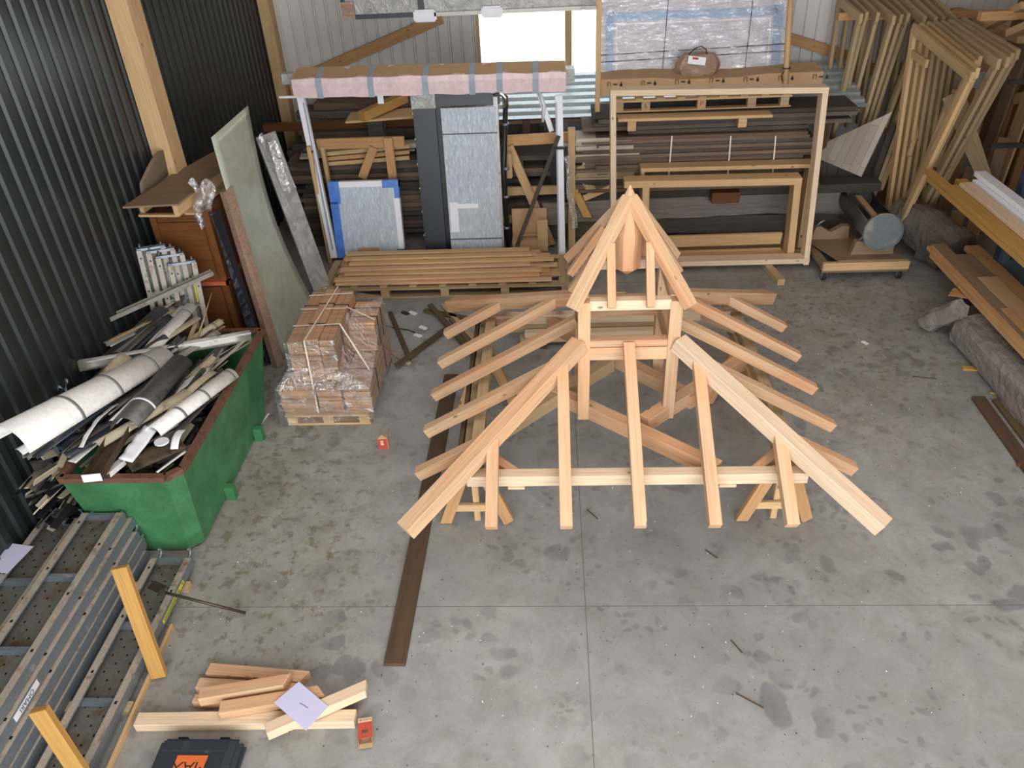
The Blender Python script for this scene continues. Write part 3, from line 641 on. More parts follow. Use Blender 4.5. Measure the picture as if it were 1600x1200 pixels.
for i in range(46):
    u_ = rnd.random(); v_ = rnd.random()
    c = V((-3.88+u_*.98, 4.45+v_*1.7, .80+.14*(1-u_)+rnd.uniform(0, .10)))
    if u_ > .72: c[2] -= .1
    d = V((rnd.uniform(.2, .6), 1, rnd.uniform(-.10, .16))).normalized()*rnd.uniform(.22, .5)
    if c[0]-abs(d[0]) < -3.9: c[0] = -3.9+abs(d[0])
    if c[0]+abs(d[0]) > -2.82: c[0] = -2.82-abs(d[0])
    if c[1]-d[1] < 4.32: c[1] = 4.32+d[1]
    k = i % 4; m_ = rnd.choice(('zinc', 'zincl', 'cream', 'zinc', 'anth', 'white'))
    if k == 0: o = half('scrap_gutter', c-d, c+d, rnd.uniform(.035, .06), m_, None, arc=rnd.uniform(110, 170), lip=False, up=(rnd.uniform(-.5, .5), 0, 1)); nm = 'dented half-round gutter length among the scrap in the skip'; ct_ = 'gutter'
    elif k == 1: o = chan('scrap_channel', c-d, c+d, rnd.uniform(.03, .07), .03, m_, 'x', up=(rnd.uniform(-.6, .6), 0, rnd.choice((-1, 1)))); nm = 'folded sheet-metal channel among the scrap in the skip'; ct_ = 'metal channel'
    elif k == 2: o = strip('scrap_strip', c-d, c+d, rnd.uniform(.04, .12), m_, 'x', up=(rnd.uniform(-.7, .7), 0, 1), wav=.008, bend=rnd.uniform(-.04, .04)); nm = 'bent metal strip among the scrap in the skip'; ct_ = 'metal strip'
    else: o = beam('scrap_lath', c-d, c+d, rnd.uniform(.02, .04), .012, rnd.choice(('pinegrey', 'grey', 'boardlight'))); nm = 'dirty wooden lath among the scrap in the skip'; ct_ = 'lath'
    tag(o, nm, ct_, 'loose scrap pieces in the skip: '+ct_)
# glass pane and steel plank end left of the skip
mb = MB(); q = [G(46, 722, .85), G(70, 716, .8), G(128, 790, .1), G(95, 800, .1)]
mb.poly(q, (0, .012, 0)); tag(mb.build('glass_sheet', 'zinc'), 'dark greenish sheet leaning below the largest white gutter next to the flat grey bar', 'sheet')
# ================================================================ galvanised scaffold planks
def plank(L, label, W=.32, decko='deck', flip=False, lipm='galvb', rib=True):
    """upside-down steel plank: deck at the bottom, rails stand up; origin at far end, x runs towards the viewer"""
    t = thing('scaffold_plank', None, label, 'scaffold plank', Mw=Matrix.Identity(4))
    I = Matrix.Identity(4)
    mb = MB(); mb.b2((0, -W/2, 0), (L, W/2, .004)); mb.build('deck', decko, t, Mw=I, local=True)
    for s in (-1, 1):
        mb = MB(); mb.loft([[(x, s*(W/2-.055), .066), (x, s*(W/2-.055), .072), (x, s*W/2, .072), (x, s*W/2, 0)] for x in (0.02, L-.02)], close=False, cap=False)
        mb.build('side_rail', ['galv'], t, Mw=I, solid=.003, local=True)
        mb = MB(); mb.b2((.03, s*(W/2-.052) if s > 0 else s*W/2+.003, .0735), (L-.03, s*W/2-.003 if s > 0 else s*(W/2-.052), .0755)); mb.build('lip', lipm, t, Mw=I, local=True)
        for x, d in ((0, -1), (L, 1)):
            mb = MB(); mb.tube([(x-d*.03, s*(W/2-.045), .03), (x+d*.03, s*(W/2-.045), .035), (x+d*.055, s*(W/2-.045), .055), (x+d*.055, s*(W/2-.045), .085), (x+d*.035, s*(W/2-.045), .1)], [.014, .014, .013, .011, .007], 6); mb.build('hook', 'galv', t, Mw=I, local=True)
    for i in range(int(L/.6)+1):
        mb = MB(); mb.box((min(.02+i*.6, L-.02), 0, .03), (.03, W-.01, .05)); mb.build('cross_rib', 'galv', t, Mw=I, local=True)
    return t
def plmat(x, y, z, rz=0): return T(x, y, z) @ Matrix.Rotation(-math.pi/2+rz, 4, 'Z')
LP = 2.1
p = plank(LP, 'galvanised scaffold plank lying lowest and farthest right, beside the timber offcuts')
first = p; first.matrix_basis = plmat(-2.93, 4.12, .06)
WM[p.name] = first.matrix_basis.copy()
for ch in p.children: WM[ch.name] = WM[p.name]
lab = tag  # short name
specs = [(-3.32, 4.20, .06, .0, 'galvanised scaffold plank at the bottom of the main stack'),
         (-3.33, 4.24, .15, .0, 'galvanised scaffold plank second from the bottom of the main stack'),
         (-3.34, 4.22, .24, .0, 'galvanised scaffold plank third from the bottom of the main stack'),
         (-3.37, 4.28, .33, .0, 'galvanised scaffold plank second from the top of the main stack'),
         (-3.40, 4.24, .42, .0, 'topmost galvanised scaffold plank of the main stack, with square holes in its lips'),
         (-3.74, 4.22, .06, .0, 'lowest galvanised scaffold plank of the stack nearest the left wall'),
         (-3.75, 4.20, .15, .0, 'second galvanised scaffold plank up in the stack nearest the left wall'),
         (-3.76, 4.30, .24, .0, 'third galvanised scaffold plank up in the stack nearest the left wall'),
         (-3.77, 4.28, .33, .0, 'uppermost dusty scaffold plank of the stack nearest the left wall, a paper lying on it')]
pls = [copy_tree(p, plmat(x, y, z, r), lb) for x, y, z, r, lb in specs]
for o in [p]+pls: o['group'] = 'galvanised scaffold planks stacked at lower left'
# bearers under the planks
for y in (3.9, 2.9, 2.2):
    beam('bearer', (-3.93, y, .028), (-2.74, y, .028), .07, .056, 'pinegrey', label={3.9: 'low timber bearer under the far ends of the scaffold planks', 2.9: 'low timber bearer under the middle of the scaffold planks', 2.2: 'low timber bearer under the near ends of the scaffold planks'}[y], cat='timber')
beam('edge_batten', (-2.735, 3.55, .0), (-2.70, 2.2, .0), .02, .05, 'pinetan', anchor='b', label='thin bare timber edge on the floor along the rightmost scaffold plank', cat='batten')
# stickers
def onplank(o, x, y, z): return WM[o.name] @ T(x, y, z)
mb = MB(); mb.b2((.22, .085, .0042), (.6, .112, .0052)); mb.b2((.22, .1605, .018), (.60, .1615, .05))
s1 = mb.build('warning_label', 'yellow', p, Mw=WM[p.name], local=True)
Ms = WM[p.name] @ T(.40, .162, .034) @ Matrix.Rotation(math.pi/2, 4, 'X') @ Matrix.Rotation(math.pi, 4, 'Y')
mb = MB()
for i in range(3): mb.b2((.30, .1616, .024+i*.007), (.58, .1622, .027+i*.007))
mb.build('print_lines', 'ink', s1, Mw=WM[p.name], local=True)
mb = MB(); mb.poly([(.235, .1615, .024), (.235, .1615, .044), (.262, .1615, .034)], (0, .0008, 0)); mb.build('red_arrow', 'rink', s1, Mw=WM[p.name], local=True)
pt = pls[3]
Mq = WM[pt.name]
mb = MB(); mb.b2((1.42, .1605, .012), (1.68, .1618, .062)); s2 = mb.build('name_sticker', 'whitec', pt, Mw=Mq, local=True)
text('lettering', 'OMARI', .048, Mq @ Matrix(((1, 0, 0, 1.55), (0, 0, 1, .1622), (0, -1, 0, .037), (0, 0, 0, 1))), 'bink', s2, .0003)
mb = MB(); q = G(18, 880, .345); mb.poly([q+V(a) for a in ((-.16, -.12, .0), (.09, -.16, .0), (.14, .10, .0), (-.10, .14, 0))], (0, 0, .0015))
tag(mb.build('paper_sheet', 'paper'), 'lilac paper lying on the dusty scaffold planks near the left wall', 'paper').location.z = .412
# two yellow timber uprights leaning over the stack
beam('guard_upright', (-2.66, 3.14, .02), G(187, 886, .78), .10, .045, 'pineyel', up=(.15, -1, 0), label='upper of the two yellow timber uprights leaning on the scaffold planks', cat='timber')
beam('guard_upright', (-2.67, 2.30, .02), G(60, 1108, .72), .10, .045, 'pineyel', up=(.15, -1, 0), label='lower yellow timber upright at the bottom left corner of the picture', cat='timber')
# ================================================================ upright steel planks behind the skip
for i, (x, y, lb) in enumerate(((232, 388, 'leftmost of the upright scaffold planks hooked against the left wall'), (247, 392, 'second from the left of the upright scaffold planks by the wall'), (262, 400, 'third from the left of the upright scaffold planks by the wall'), (281, 412, 'rightmost upright scaffold plank, its perforated face beside the brown cabinet'))):
    top = AY(x, y, 6.62+.0*i); n = V((.45, -1, 0)).normalized()
    bx = V((top[0]+.1, 6.30+.05*i, .0)); m = frame(V((top[0]-.05, 6.75, top[2]-.03)), V((top[0]-.07, 6.55, .02)), up=(.55, -1, 0))
    o = copy_tree(p, m, lb); o['group'] = 'upright scaffold planks'
    o.scale = (.72, .8, 1)
# ================================================================ cabinet, crate, leaning sheets
cb = thing('cabinet', (-3.5, 7.3, 0), 'tall varnished brown wooden cabinet with an orange ledge, behind the skip', 'cabinet')
cx0, cx1, cy0, cy1 = -3.86, -3.27, 7.04, 7.52
mb = MB(); mb.b2((cx0, cy0+.02, 0), (cx1, cy1, 1.72)); mb.build('body', 'cab', cb)
mb = MB(); mb.b2((cx0+.05, cy0, 1.05), (cx1-.09, cy0+.02, 1.62)); mb.build('door', 'cab', cb)
mb = MB(); mb.b2((cx0+.05, cy0, .15), (cx1-.09, cy0+.02, .92)); mb.build('door', 'cab', cb)
for a in ((cx0, cy0-.012, 0), (cx1-.06, cy0-.012, 0)): mb = MB(); mb.b2(a, (a[0]+.06, cy0+.02, 1.72)); mb.build('stile', 'cab', cb)
mb = MB(); mb.b2((cx0+.1, cy0-.05, .96), (cx1+.03, cy0+.02, 1.0)); mb.b2((cx1, cy0-.05, .96), (cx1+.03, cy1, 1.0)); mb.build('ledge', 'orange', cb)
cr = thing('flat_crate', (-3.6, 7.5, 1.73), 'flat plywood crate lid on a pale timber frame lying on top of the cabinet', 'crate')
q = lambda px, py, z: G(px, py, z)
zt = 1.86
A_ = [G(205, 331, zt), G(287, 322, zt), G(372, 255, zt), G(330, 222, zt), G(262, 262, zt)]
A_ = [V((-3.97, 6.83, zt)), V((-3.46, 6.86, zt)), V((-3.30, 8.3, zt)), V((-3.62, 8.5, zt)), V((-3.86, 7.6, zt))]
mb = MB(); mb.poly(A_, (0, 0, .018)); mb.build('plywood_top', 'plyb', cr)
beam('side_frame', (-3.50, 6.87, zt-.055), (-3.33, 8.28, zt-.055), .05, .11, 'pinetan', cr)
beam('front_frame', (-3.90, 6.95, zt-.115), (-3.5, 6.92, zt-.115), .05, .022, 'pinetan', cr)
beam('side_frame', (-3.88, 6.98, zt-.06), (-3.80, 7.7, zt-.06), .045, .10, 'pinetan', cr)
beam('cross_board', (-3.42, 6.95, zt-.12), (-3.28, 8.3, zt-.12), .10, .02, 'pinegrey', cr)
mb = MB(); mb.grid(lambda u, v: (-3.93+.06*math.sin(u*3.1)+v*.02, 7.15+u*.75, 1.88+v*(.10+.17*math.sin(u*3.0))), 14, 3)
tag(mb.build('curved_board', 'crate', solid=.012), 'thin curved board standing behind the flat crate against the wall post', 'board')
# big green-white panel, slightly curved, leaning left
TL, TR = AX(330, 215, -3.16), AX(387, 165, -3.06)
BL, BR = G(443, 560, 0.01), G(495, 481, 0.01)
def panel(u, v):   # u along width, v up
    b = BL.lerp(BR, u); t_ = TL.lerp(TR, u); p_ = b.lerp(t_, v)
    p_ += V((-.10, 0, -.02))*math.sin(v*math.pi)*(.35+.9*u); return p_
mb = MB(); mb.grid(panel, 8, 24)
tag(mb.build('large_panel', 'sheetw', solid=.006), 'large pale green-white glossy panel leaning on the wrapped packages left of centre', 'panel')
def slab(name, b0, b1, t0, t1, th, mat, label=None, cat=None, parent=None):
    """a leaning slab: bottom edge b0-b1, top edge t0-t1, thickness along its normal"""
    b0, b1, t0, t1 = map(V, (b0, b1, t0, t1)); n = (b1-b0).cross(t0-b0).normalized()*th
    mb = MB(); mb.loft([[b0, b1, b1+n, b0+n], [t0, t1, t1+n, t0+n]]); o = mb.build(name, mat, parent)
    if label: tag(o, label, cat)
    return o
tb = AX(345, 298, -3.30)
slab('wrapped_carton', (-3.0, 6.95, 0), (-2.95, 7.04, 0), AX(343, 300, -3.20), AX(350, 297, -3.16)+V((0, .1, 0)), .08, 'wrapbrown', 'tall narrow brown carton wrapped in film leaning left of the large panel', 'carton')
slab('wrapped_carton', (-3.16, 6.96, 0), (-3.06, 7.04, 0), (-3.235, 6.98, 1.72), (-3.20, 7.1, 1.72), .05, 'wrapnavy', 'tall dark navy film-wrapped package beside the cabinet', 'package')
mb = MB(); q0 = AX(325, 330, -3.28)
mb.grid(lambda u, v: q0+V((-.12+u*.2+.03*math.sin(v*8), .05*math.sin(u*7+v*5), .28-v*.46+.04*math.sin(u*9))), 14, 16)
tag(mb.build('loose_film', 'filmd'), 'crumpled clear plastic hanging from the top of the wrapped cartons', 'plastic film')
slab('wrapped_package', (-2.88, 8.42, 0), (-2.70, 8.55, 0), AX(398, 215, -3.25), AX(418, 215, -3.1)+V((0, .25, 0)), .05, 'wrapgrey', 'tall grey film-wrapped package behind the large pale panel', 'package')
mb = MB(); q1 = AX(425, 250, -3.08)
mb.grid(lambda u, v: q1+V((-.10+u*.16+v*.16, .03*math.sin(u*7+v*5), .25-v*.6+.05*math.sin(u*6+v*3))), 10, 16)
tag(mb.build('loose_film', 'filmd'), 'torn clear film hanging down the right side of the grey wrapped package', 'plastic film')
# ================================================================ wrapped pallet of shingles
def pallet(name, x0, x1, y0, y1, label, nb=5, mat='pinegrey', z=0, blocks=3, group=None):
    t = thing(name, ((x0+x1)/2, (y0+y1)/2, z), label, 'pallet', group)
    for i in range(nb):
        y = y0+.05+(y1-y0-.1)*i/(nb-1); beam('deck_board', (x0, y, z+.13), (x1, y, z+.13), (y1-y0)/nb*.62, .02, mat, t, bev=0)
    for i in range(blocks):
        x = x0+.055+(x1-x0-.11)*i/(blocks-1); beam('runner', (x, y0, z+.11), (x, y1, z+.11), .1, .02, mat, t, bev=0)
        for y in (y0+.06, (y0+y1)/2, y1-.06): mb = MB(); mb.b2((x-.05, y-.06, z+.02), (x+.05, y+.06, z+.1)); mb.build('block', mat, t)
    for y in (y0+.06, y1-.06): beam('bottom_board', (x0, y, z+.01), (x1, y, z+.01), .1, .02, mat, t, bev=0)
    return t
pallet('pallet', -2.54, -1.74, 5.90, 7.05, 'small pallet carrying the film-wrapped cedar shingles', mat='pinetan')
def shingles(x0, x1, y0, y1, z0, z1, label, axis='x', n=14):
    t = thing('shingle_bundle', ((x0+x1)/2, (y0+y1)/2, z0), label, 'shingle bundle', 'cedar shingle bundles on the small pallet')
    rn = random.Random(len(label))
    for k in range(n):
        a = z0+(z1-z0)*k/n; b = z0+(z1-z0)*(k+1)/n; j = rn.uniform(-.012, .012); s = rn.uniform(0, .012)
        mb = MB()
        if axis == 'x': # courses show their butts to the front
            xs = sorted([x0]+[rn.uniform(x0+.03, x1-.03) for _ in range(2)]+[x1])
            for p_, q_ in zip(xs, xs[1:]): mb.b2((p_+.001, y0+j+rn.uniform(-.006, .006), a+.001), (q_-.001, y1+j, b-.001))
        else:
            ys = sorted([y0]+[rn.uniform(y0+.03, y1-.03) for _ in range(2)]+[y1])
            for p_, q_ in zip(ys, ys[1:]): mb.b2((x0+j, p_+.001, a+.001), (x1+j, q_-.001, b-.001))
        mb.build('shingle_course', 'redwood', t)
    for f in (.3, .7):
        mb = MB()
        if axis == 'x': y = y0+(y1-y0)*f; mb.b2((x0-.008, y-.006, z0), (x1+.008, y+.006, z1+.003))
        else: x = x0+(x1-x0)*f; mb.b2((x-.006, y0-.014, z0), (x+.006, y1+.014, z1+.003))
        mb.build('band', 'black', t)
    return t
shingles(-2.56, -2.22, 5.92, 6.98, .142, .40, 'lower shingle bundle at the left of the wrapped pallet', n=5)
shingles(-2.20, -1.97, 5.92, 6.98, .142, .41, 'lower shingle bundle in the middle of the wrapped pallet', n=12)
shingles(-1.95, -1.70, 5.92, 6.98, .142, .42, 'lower shingle bundle at the right of the wrapped pallet', n=12)
shingles(-2.41, -2.27, 6.02, 7.0, .43, .86, 'left slim shingle bundle of the raised stack, tied with a pale strap', n=16)
shingles(-2.265, -2.125, 6.02, 7.0, .43, .88, 'middle slim shingle bundle of the raised stack under the main strap', n=16)
shingles(-2.12, -1.99, 6.04, 7.0, .43, .86, 'right slim shingle bundle of the raised stack, next to the hollow', n=16)
shingles(-1.98, -1.72, 6.55, 6.98, .43, .74, 'short shingle bundle at the back right of the wrapped pallet', n=12)
st = MB()
for a, b in (((-2.22, 5.9, .15), (-2.24, 6.0, .885)), ((-2.24, 6.0, .885), (-2.15, 7.02, .9)), ((-2.42, 6.3, .87), (-1.98, 6.3, .885)), ((-1.98, 6.3, .885), (-1.72, 6.1, .5)), ((-2.43, 6.62, .87), (-1.98, 6.6, .885)), ((-2.42, 6.9, .87), (-1.98, 6.9, .89)), ((-1.98, 6.62, .885), (-1.72, 6.6, .75))): st.bar(a, b, .014, .003)
tag(st.build('tie_strap', 'band'), 'pale woven straps tied over the cedar shingle bundles', 'strap')
mb = MB()
rngs = [[(-2.60, 5.87, .03), (-1.68, 5.87, .10), (-1.62, 6.5, .06), (-1.60, 7.12, .02), (-2.3, 7.12, .02), (-2.68, 6.4, .02)],
        [(-2.58, 5.88, .42), (-1.68, 5.88, .43), (-1.66, 6.5, .44), (-1.68, 7.05, .44), (-2.4, 7.06, .43), (-2.60, 6.4, .42)],
        [(-2.44, 5.99, .60), (-1.96, 5.99, .60), (-1.70, 6.52, .6), (-1.70, 7.03, .62), (-2.4, 7.04, .6), (-2.45, 6.4, .6)],
        [(-2.43, 5.99, .885), (-1.97, 6.0, .885), (-1.95, 6.5, .89), (-1.71, 7.02, .78), (-2.3, 7.03, .9), (-2.43, 6.4, .89)]]
mb.loft(rngs, cap=False)
tag(mb.build('stretch_wrap', 'film'), 'clear stretch film wrapped round the cedar shingles on the small pallet', 'stretch film')
# loose battens on the floor beyond
for a, b, w_, h_, z, m, lb in ((G(610, 490), G(640, 562), .05, .03, 0, 'dark', 'dark batten on the floor, leftmost of the crossed pair right of the shingle pallet'),
        (G(605, 547), G(640, 570), .05, .025, 0, 'pinegrey', 'short pale batten on the floor beneath the crossed dark battens'),
        (G(702, 513, .032), G(619, 574, .03), .06, .035, .0, 'dark', 'dark batten lying across the other loose battens right of the shingle pallet'),
        (G(787, 510), G(663, 487), .07, .03, 0, 'stain', 'worn brown board on the floor reaching under the left eaves'),
        (G(672, 478, .04), G(745, 560, .02), .06, .03, .0, 'stain', 'brown board of the loose pile under the left eaves, lying uppermost'),
        (G(692, 478, .0), G(770, 565, .0), .06, .03, .0, 'pinegrey', 'greyed board of the loose pile under the left eaves, lowest and nearest the trestle'),
        (G(705, 500, .0), G(762, 575, .0), .05, .03, .0, 'board', 'brown board end showing under the left trestle')):
    B('loose_batten', a, b, w_, h_, m, lb, 'batten')
# ================================================================ planed boards on the long pallet at the back
pallet('long_pallet', -2.80, .22, 8.42, 9.22, 'long low pallet under the planed orange-brown boards', nb=4, mat='pinegrey', blocks=5)
lp = [o for o in bpy.data.objects if o.name.startswith('long_pallet')][0]
rn = random.Random(11)
for i in range(9): beam('cross_slat', (-2.75+i*.36, 8.43, .152), (-2.75+i*.36, 9.2, .152), .09, .018, 'pinegrey', lp, bev=0)
bd = 0
for layer, (z, ys, n) in enumerate(((.165, (8.50, 9.10), 6), (.195, (8.56, 9.10), 6), (.225, (8.64, 9.08), 5), (.255, (8.72, 9.06), 4), (.285, (8.80, 9.04), 3), (.315, (8.88, 9.02), 2))):
    for k in range(n):
        y = ys[0]+(ys[1]-ys[0])*k/(max(1, n-1)); x0 = -2.68+rn.uniform(-.0, .12)+layer*.02; x1 = .02+rn.uniform(-.22, .14)-layer*.03; sk_ = rn.uniform(-.012, .012)
        o = beam('planed_board', (x0, y+sk_, z), (x1, y-sk_, z+.001), .085, .026, rn.choice(('pinetan', 'pineorg', 'pinetan', 'pine')), anchor='b', bev=.003)
        tag(o, 'long planed orange-brown board in the loose pile on the long low pallet', 'board', 'planed boards on the long pallet')
# two beams on the floor behind the roof frame and a low stack under its rear eaves
B('squared_timber', (-.62, 7.72, 0), (2.10, 7.76, 0), .10, .10, 'pinegrey', 'long pale squared timber on the floor behind the roof frame, farthest of the loose ones')
for i, (x0, x1, y, z, m) in enumerate(((-.35, 1.3, 7.28, .06, 'pinegrey'), (-.30, 1.25, 7.38, .06, 'pine'), (-.3, 1.1, 7.28, .12, 'pinepale'), (-.5, 1.2, 7.4, .12, 'pinegrey'))):
    B('stacked_timber', (x0, y, z), (x1, y+.01, z), .09, .055, m, ('lower front', 'lower back', 'upper front', 'upper back')[i]+' timber of the small stack under the rear eaves of the roof frame')
for x in (-.1, .9): B('bearer', (x, 7.2, 0), (x, 7.48, 0), .08, .06, 'dark', ('left' if x < 0 else 'right')+' short bearer under the small stack behind the roof frame')
# ================================================================ window rack: posts, rails, braces
rk = thing('window_rack', (-1.2, 9.75, 0), 'orange pine rack of posts, rails and braces that the wrapped windows lean on', 'rack')
RY = 9.82
for px, yy in ((484, RY-.35), (505, RY)): 
    a = AY(px, 235, yy); beam('post', (a[0], yy, 0), (a[0], yy, a[2]+.05), .05, .07, 'pinetan', rk, up=(0, 1, 0))
a = AY(893, 200, RY-.1); beam('post', (a[0], RY-.1, 0), (a[0], RY-.1, 1.6), .09, .09, 'pinetan', rk, up=(0, 1, 0))
def rail(px0, py0, px1, py1, h_, y=RY, m='pineorg', n='rail'): beam(n, AY(px0, py0, y), AY(px1, py1, y), .045, h_, m, rk)
rail(495, 225, 632, 221, .13); rail(788, 220, 892, 214, .13); rail(776, 299, 880, 296, .11, m='pinetan'); rail(778, 342, 880, 340, .11, m='pinetan')
rail(584, 230, 566, 278, .11, RY-.04, n='brace'); rail(606, 215, 614, 278, .11, RY-.06, n='brace'); rail(795, 228, 862, 382, .11, RY-.05, 'pinetan', 'brace')
# wrapped window unit with blue corners
def facing(px0, py0, px1, py1, y, depth=0): return AY(px0, py0, y), AY(px1, py1, y)
def leaner(name, x0, x1, z0, z1, y0, y1, th, mat, label, cat):
    """upright unit in the x-z plane, bottom at y0, top at y1; returns thing and its frame (x right, y up the face, z towards viewer)"""
    p0 = V((x0, y0, z0)); up = V((0, y1-y0, z1-z0)); h_ = up.length; up.normalize(); n = V((1, 0, 0)).cross(up)
    Mw = Matrix((V((1, 0, 0)), up, n)).transposed().to_4x4(); Mw.translation = p0
    t = thing(name, None, label, cat, Mw=Mw); return t, Mw, x1-x0, h_
def lb(n, a, b, mat, t, Mw, bev=0):
    mb = MB(); mb.b2(a, b, bev=bev); return mb.build(n, mat, t, Mw=Mw, local=True)
t, Mw, W_, H_ = leaner('wrapped_window', -2.78, -1.90, .12, 1.08, 9.42, 9.58, .1, None, 'square window wrapped in film with blue protected corners, behind the planed boards', 'window')
lb('frame', (0, 0, 0), (W_, H_, .09), 'whitec', t, Mw); lb('pane', (.08, .08, .09), (W_-.07, H_-.07, .095), 'wrapglass', t, Mw)
for a, b in (((-.004, 0, .002), (.10, H_*.75, .10)), ((-.004, H_*.72, .0), (.13, H_+.004, .10)), ((W_-.2, H_-.09, .0), (W_+.005, H_+.004, .10)), ((W_-.06, H_-.22, 0), (W_+.005, H_, .101)), ((W_-.1, 0, 0), (W_+.004, .1, .1))): lb('corner_guard', a, b, 'blue', t, Mw)
lb('carton_strip', (.28, .02, .097), (.56, .13, .11), 'card', t, Mw)
# black-framed sliding door with wrapped pane
t, Mw, W_, H_ = leaner('door_unit', -1.62, -.60, .12, 2.10, 9.42, 9.66, .1, None, 'tall black-framed glazed door wrapped in film, standing in the middle of the back row', 'door')
lb('frame', (0, 0, -.10), (.27, H_-.02, .10), 'anth', t, Mw); lb('frame_head', (.27, H_-.16, -.08), (W_+.02, H_, .06), 'anth', t, Mw); lb('frame_edge', (.27, 0, -.08), (.36, H_-.1, .05), 'black', t, Mw)
lb('glazed_leaf', (.34, .02, .02), (W_-.03, H_-.17, .14), 'wrapglass', t, Mw); lb('leaf_edge', (W_-.05, .02, .0), (W_, H_-.05, .13), 'zincl', t, Mw)
lb('wrap_corner', (-.01, H_-.17, -.1), (.28, H_+.01, .115), 'wrapgrey', t, Mw); lb('top_wrap', (.16, H_-.01, -.09), (W_, H_+.03, .07), 'wrapgrey', t, Mw)
for y in (.22, 1.52): lb('black_band', (.33, y, .138), (W_-.02, y+.012, .145), 'black', t, Mw)
lb('sticker', (.36, .32, .14), (.46, .7, .1415), 'whitec', t, Mw); lb('sticker', (.46, .62, .14), (.72, .68, .1415), 'whitec', t, Mw)
for i in range(6): lb('peg', (-.02, .25+i*.3, .0), (0.0, .27+i*.3, .03), 'whitec', t, Mw)
# drain pipe with chrome bend
mb = MB(); a, b = AY(790, 165, 9.45), AY(792, 386, 9.36); a2 = AY(787, 270, 9.43)
mb.tube([a, a2, b+V((.02, 0, 0))], [.03, .034, .03], 12); dp = tag(mb.build('drain_pipe', 'black'), 'black down pipe with a silver bend at the top, right of the wrapped door', 'pipe')
mb = MB(); mb.tube([a+V((-.14, 0, .13)), a+V((-.04, 0, .14)), a+V((0, 0, .10)), a+V((0, 0, -.02))], [.028, .036, .04, .036], 12); mb.build('bend', 'chrome', dp)
for f in (.12, .42, .62, .85):
    q = a.lerp(b, f); mb = MB(); mb.tube([q+V((.0, 0, .015)), q+V((0, 0, -.015))], .038, 12); mb.build('clip', 'galv', dp)
beam('grey_strut', AY(873, 212, 9.5), AY(808, 384, 9.42), .05, .03, 'grey', up=(0, -1, 0), label='grey bare wooden strut leaning diagonally right of the down pipe', cat='strut')
for nm, px, py, w_, h_, lbx in (('wrapped_bundle', 776, 262, .10, .38, 'small film-wrapped brown parcel hanging between the door and the down pipe'), ('carton', 795, 258, .08, .32, 'narrow brown carton just right of the down pipe')):
    q = AY(px, py, 9.6); mb = MB(); mb.b2(q+V((-w_/2, -.04, -h_/2)), q+V((w_/2, .04, h_/2)), bev=.01); tag(mb.build(nm, 'wrapbrown' if 'film' in lbx else 'card'), lbx, 'parcel')
ct = thing('open_carton', (-.25, 9.5, 0), 'opened brown cardboard carton behind the right end of the planed boards', 'carton')
lbI = Matrix.Identity(4)
for n_, a, b in (('back', (-.50, 9.62, .12), (-.05, 9.63, .62)), ('side', (-.17, 9.40, .12), (-.04, 9.41, .55)), ('flap', (-.38, 9.50, .30), (-.17, 9.55, .31)), ('base', (-.5, 9.42, .13), (-.05, 9.62, .26))):
    mb = MB(); mb.b2(a, b); mb.build(n_, 'card', ct)
mb = MB(); q = AY(857, 415, 9.1)
mb.loft([[q+V((math.cos(k*.7)*r, math.sin(k*.7)*r*.5, z)) for k in range(9)] for r, z in ((.13, -.03), (.13, .03), (.05, .09))]); tag(mb.build('plastic_tub', 'galvd'), 'small grey translucent tub at the foot of the right white post', 'tub')
# white posts, pink wrapped bundle on top
def wpost(a, b, label):
    t = beam('white_post', a, b, .09, .07, 'whitec', up=(0, -1, 0), label=label, cat='post')
    return t
pl_ = wpost(AY(470, 152, 9.62), AY(523, 402, 9.36), 'left white plastic-wrapped metal post leaning beside the blue-cornered window')
beam('groove', AY(474, 160, 9.575), AY(520, 390, 9.32), .02, .008, 'tape', pl_, up=(0, -1, 0)); mb = MB(); q = AY(481, 236, 9.50); mb.b2(q+V((-.06, -.05, -.012)), q+V((.07, .05, .012))); mb.build('cable_tie', 'black', pl_)
pr_ = wpost(AY(873, 148, 9.60), AY(878, 402, 9.36), 'right white metal post standing under the pink wrapped bundle')
beam('groove', AY(869, 160, 9.555), AY(873, 390, 9.32), .02, .008, 'tape', pr_, up=(0, -1, 0)); mb = MB(); q = AY(873, 230, 9.50); mb.b2(q+V((-.06, -.05, -.012)), q+V((.07, .05, .012))); mb.build('cable_tie', 'black', pr_)
beam('white_profile', AY(842, 145, 9.75), AY(862, 205, 9.70), .06, .04, 'whitec', up=(0, -1, 0), label='short white metal profile slanting down to the right white post', cat='profile')
mb = MB(); mb.tube([AY(842, 142, 9.68), AY(850, 165, 9.66), AY(848, 190, 9.7)], .02, 6); tag(mb.build('white_bracket', 'whitec'), 'hanging white film rag above the wooden rack rail', 'film')
mb = MB(); q = AY(884, 250, 9.5)
mb.grid(lambda u, v: q+V((-.03+u*.07+v*.10+.015*math.sin(v*9), -.02*math.sin(u*5), .05-v*.95)), 4, 20); tag(mb.build('hanging_film', 'filmd'), 'clear film trailing down beside the right white post', 'plastic film')
pk = thing('pink_bundle', (-1.35, 9.6, 2.12), 'long bundle wrapped in pink foam and cardboard with grey tape, lying across the white posts', 'bundle')
PA, PB = AY(462, 130, 9.6), AY(884, 119, 9.6)
Mw = frame(PA, PB); L_ = (PB-PA).length
prof = [(-.16, -.13), (-.17, .02), (-.15, .08), (.12, .14), (.15, .02), (.12, -.12)]
mb = MB(); ns = 40; rn = random.Random(2)
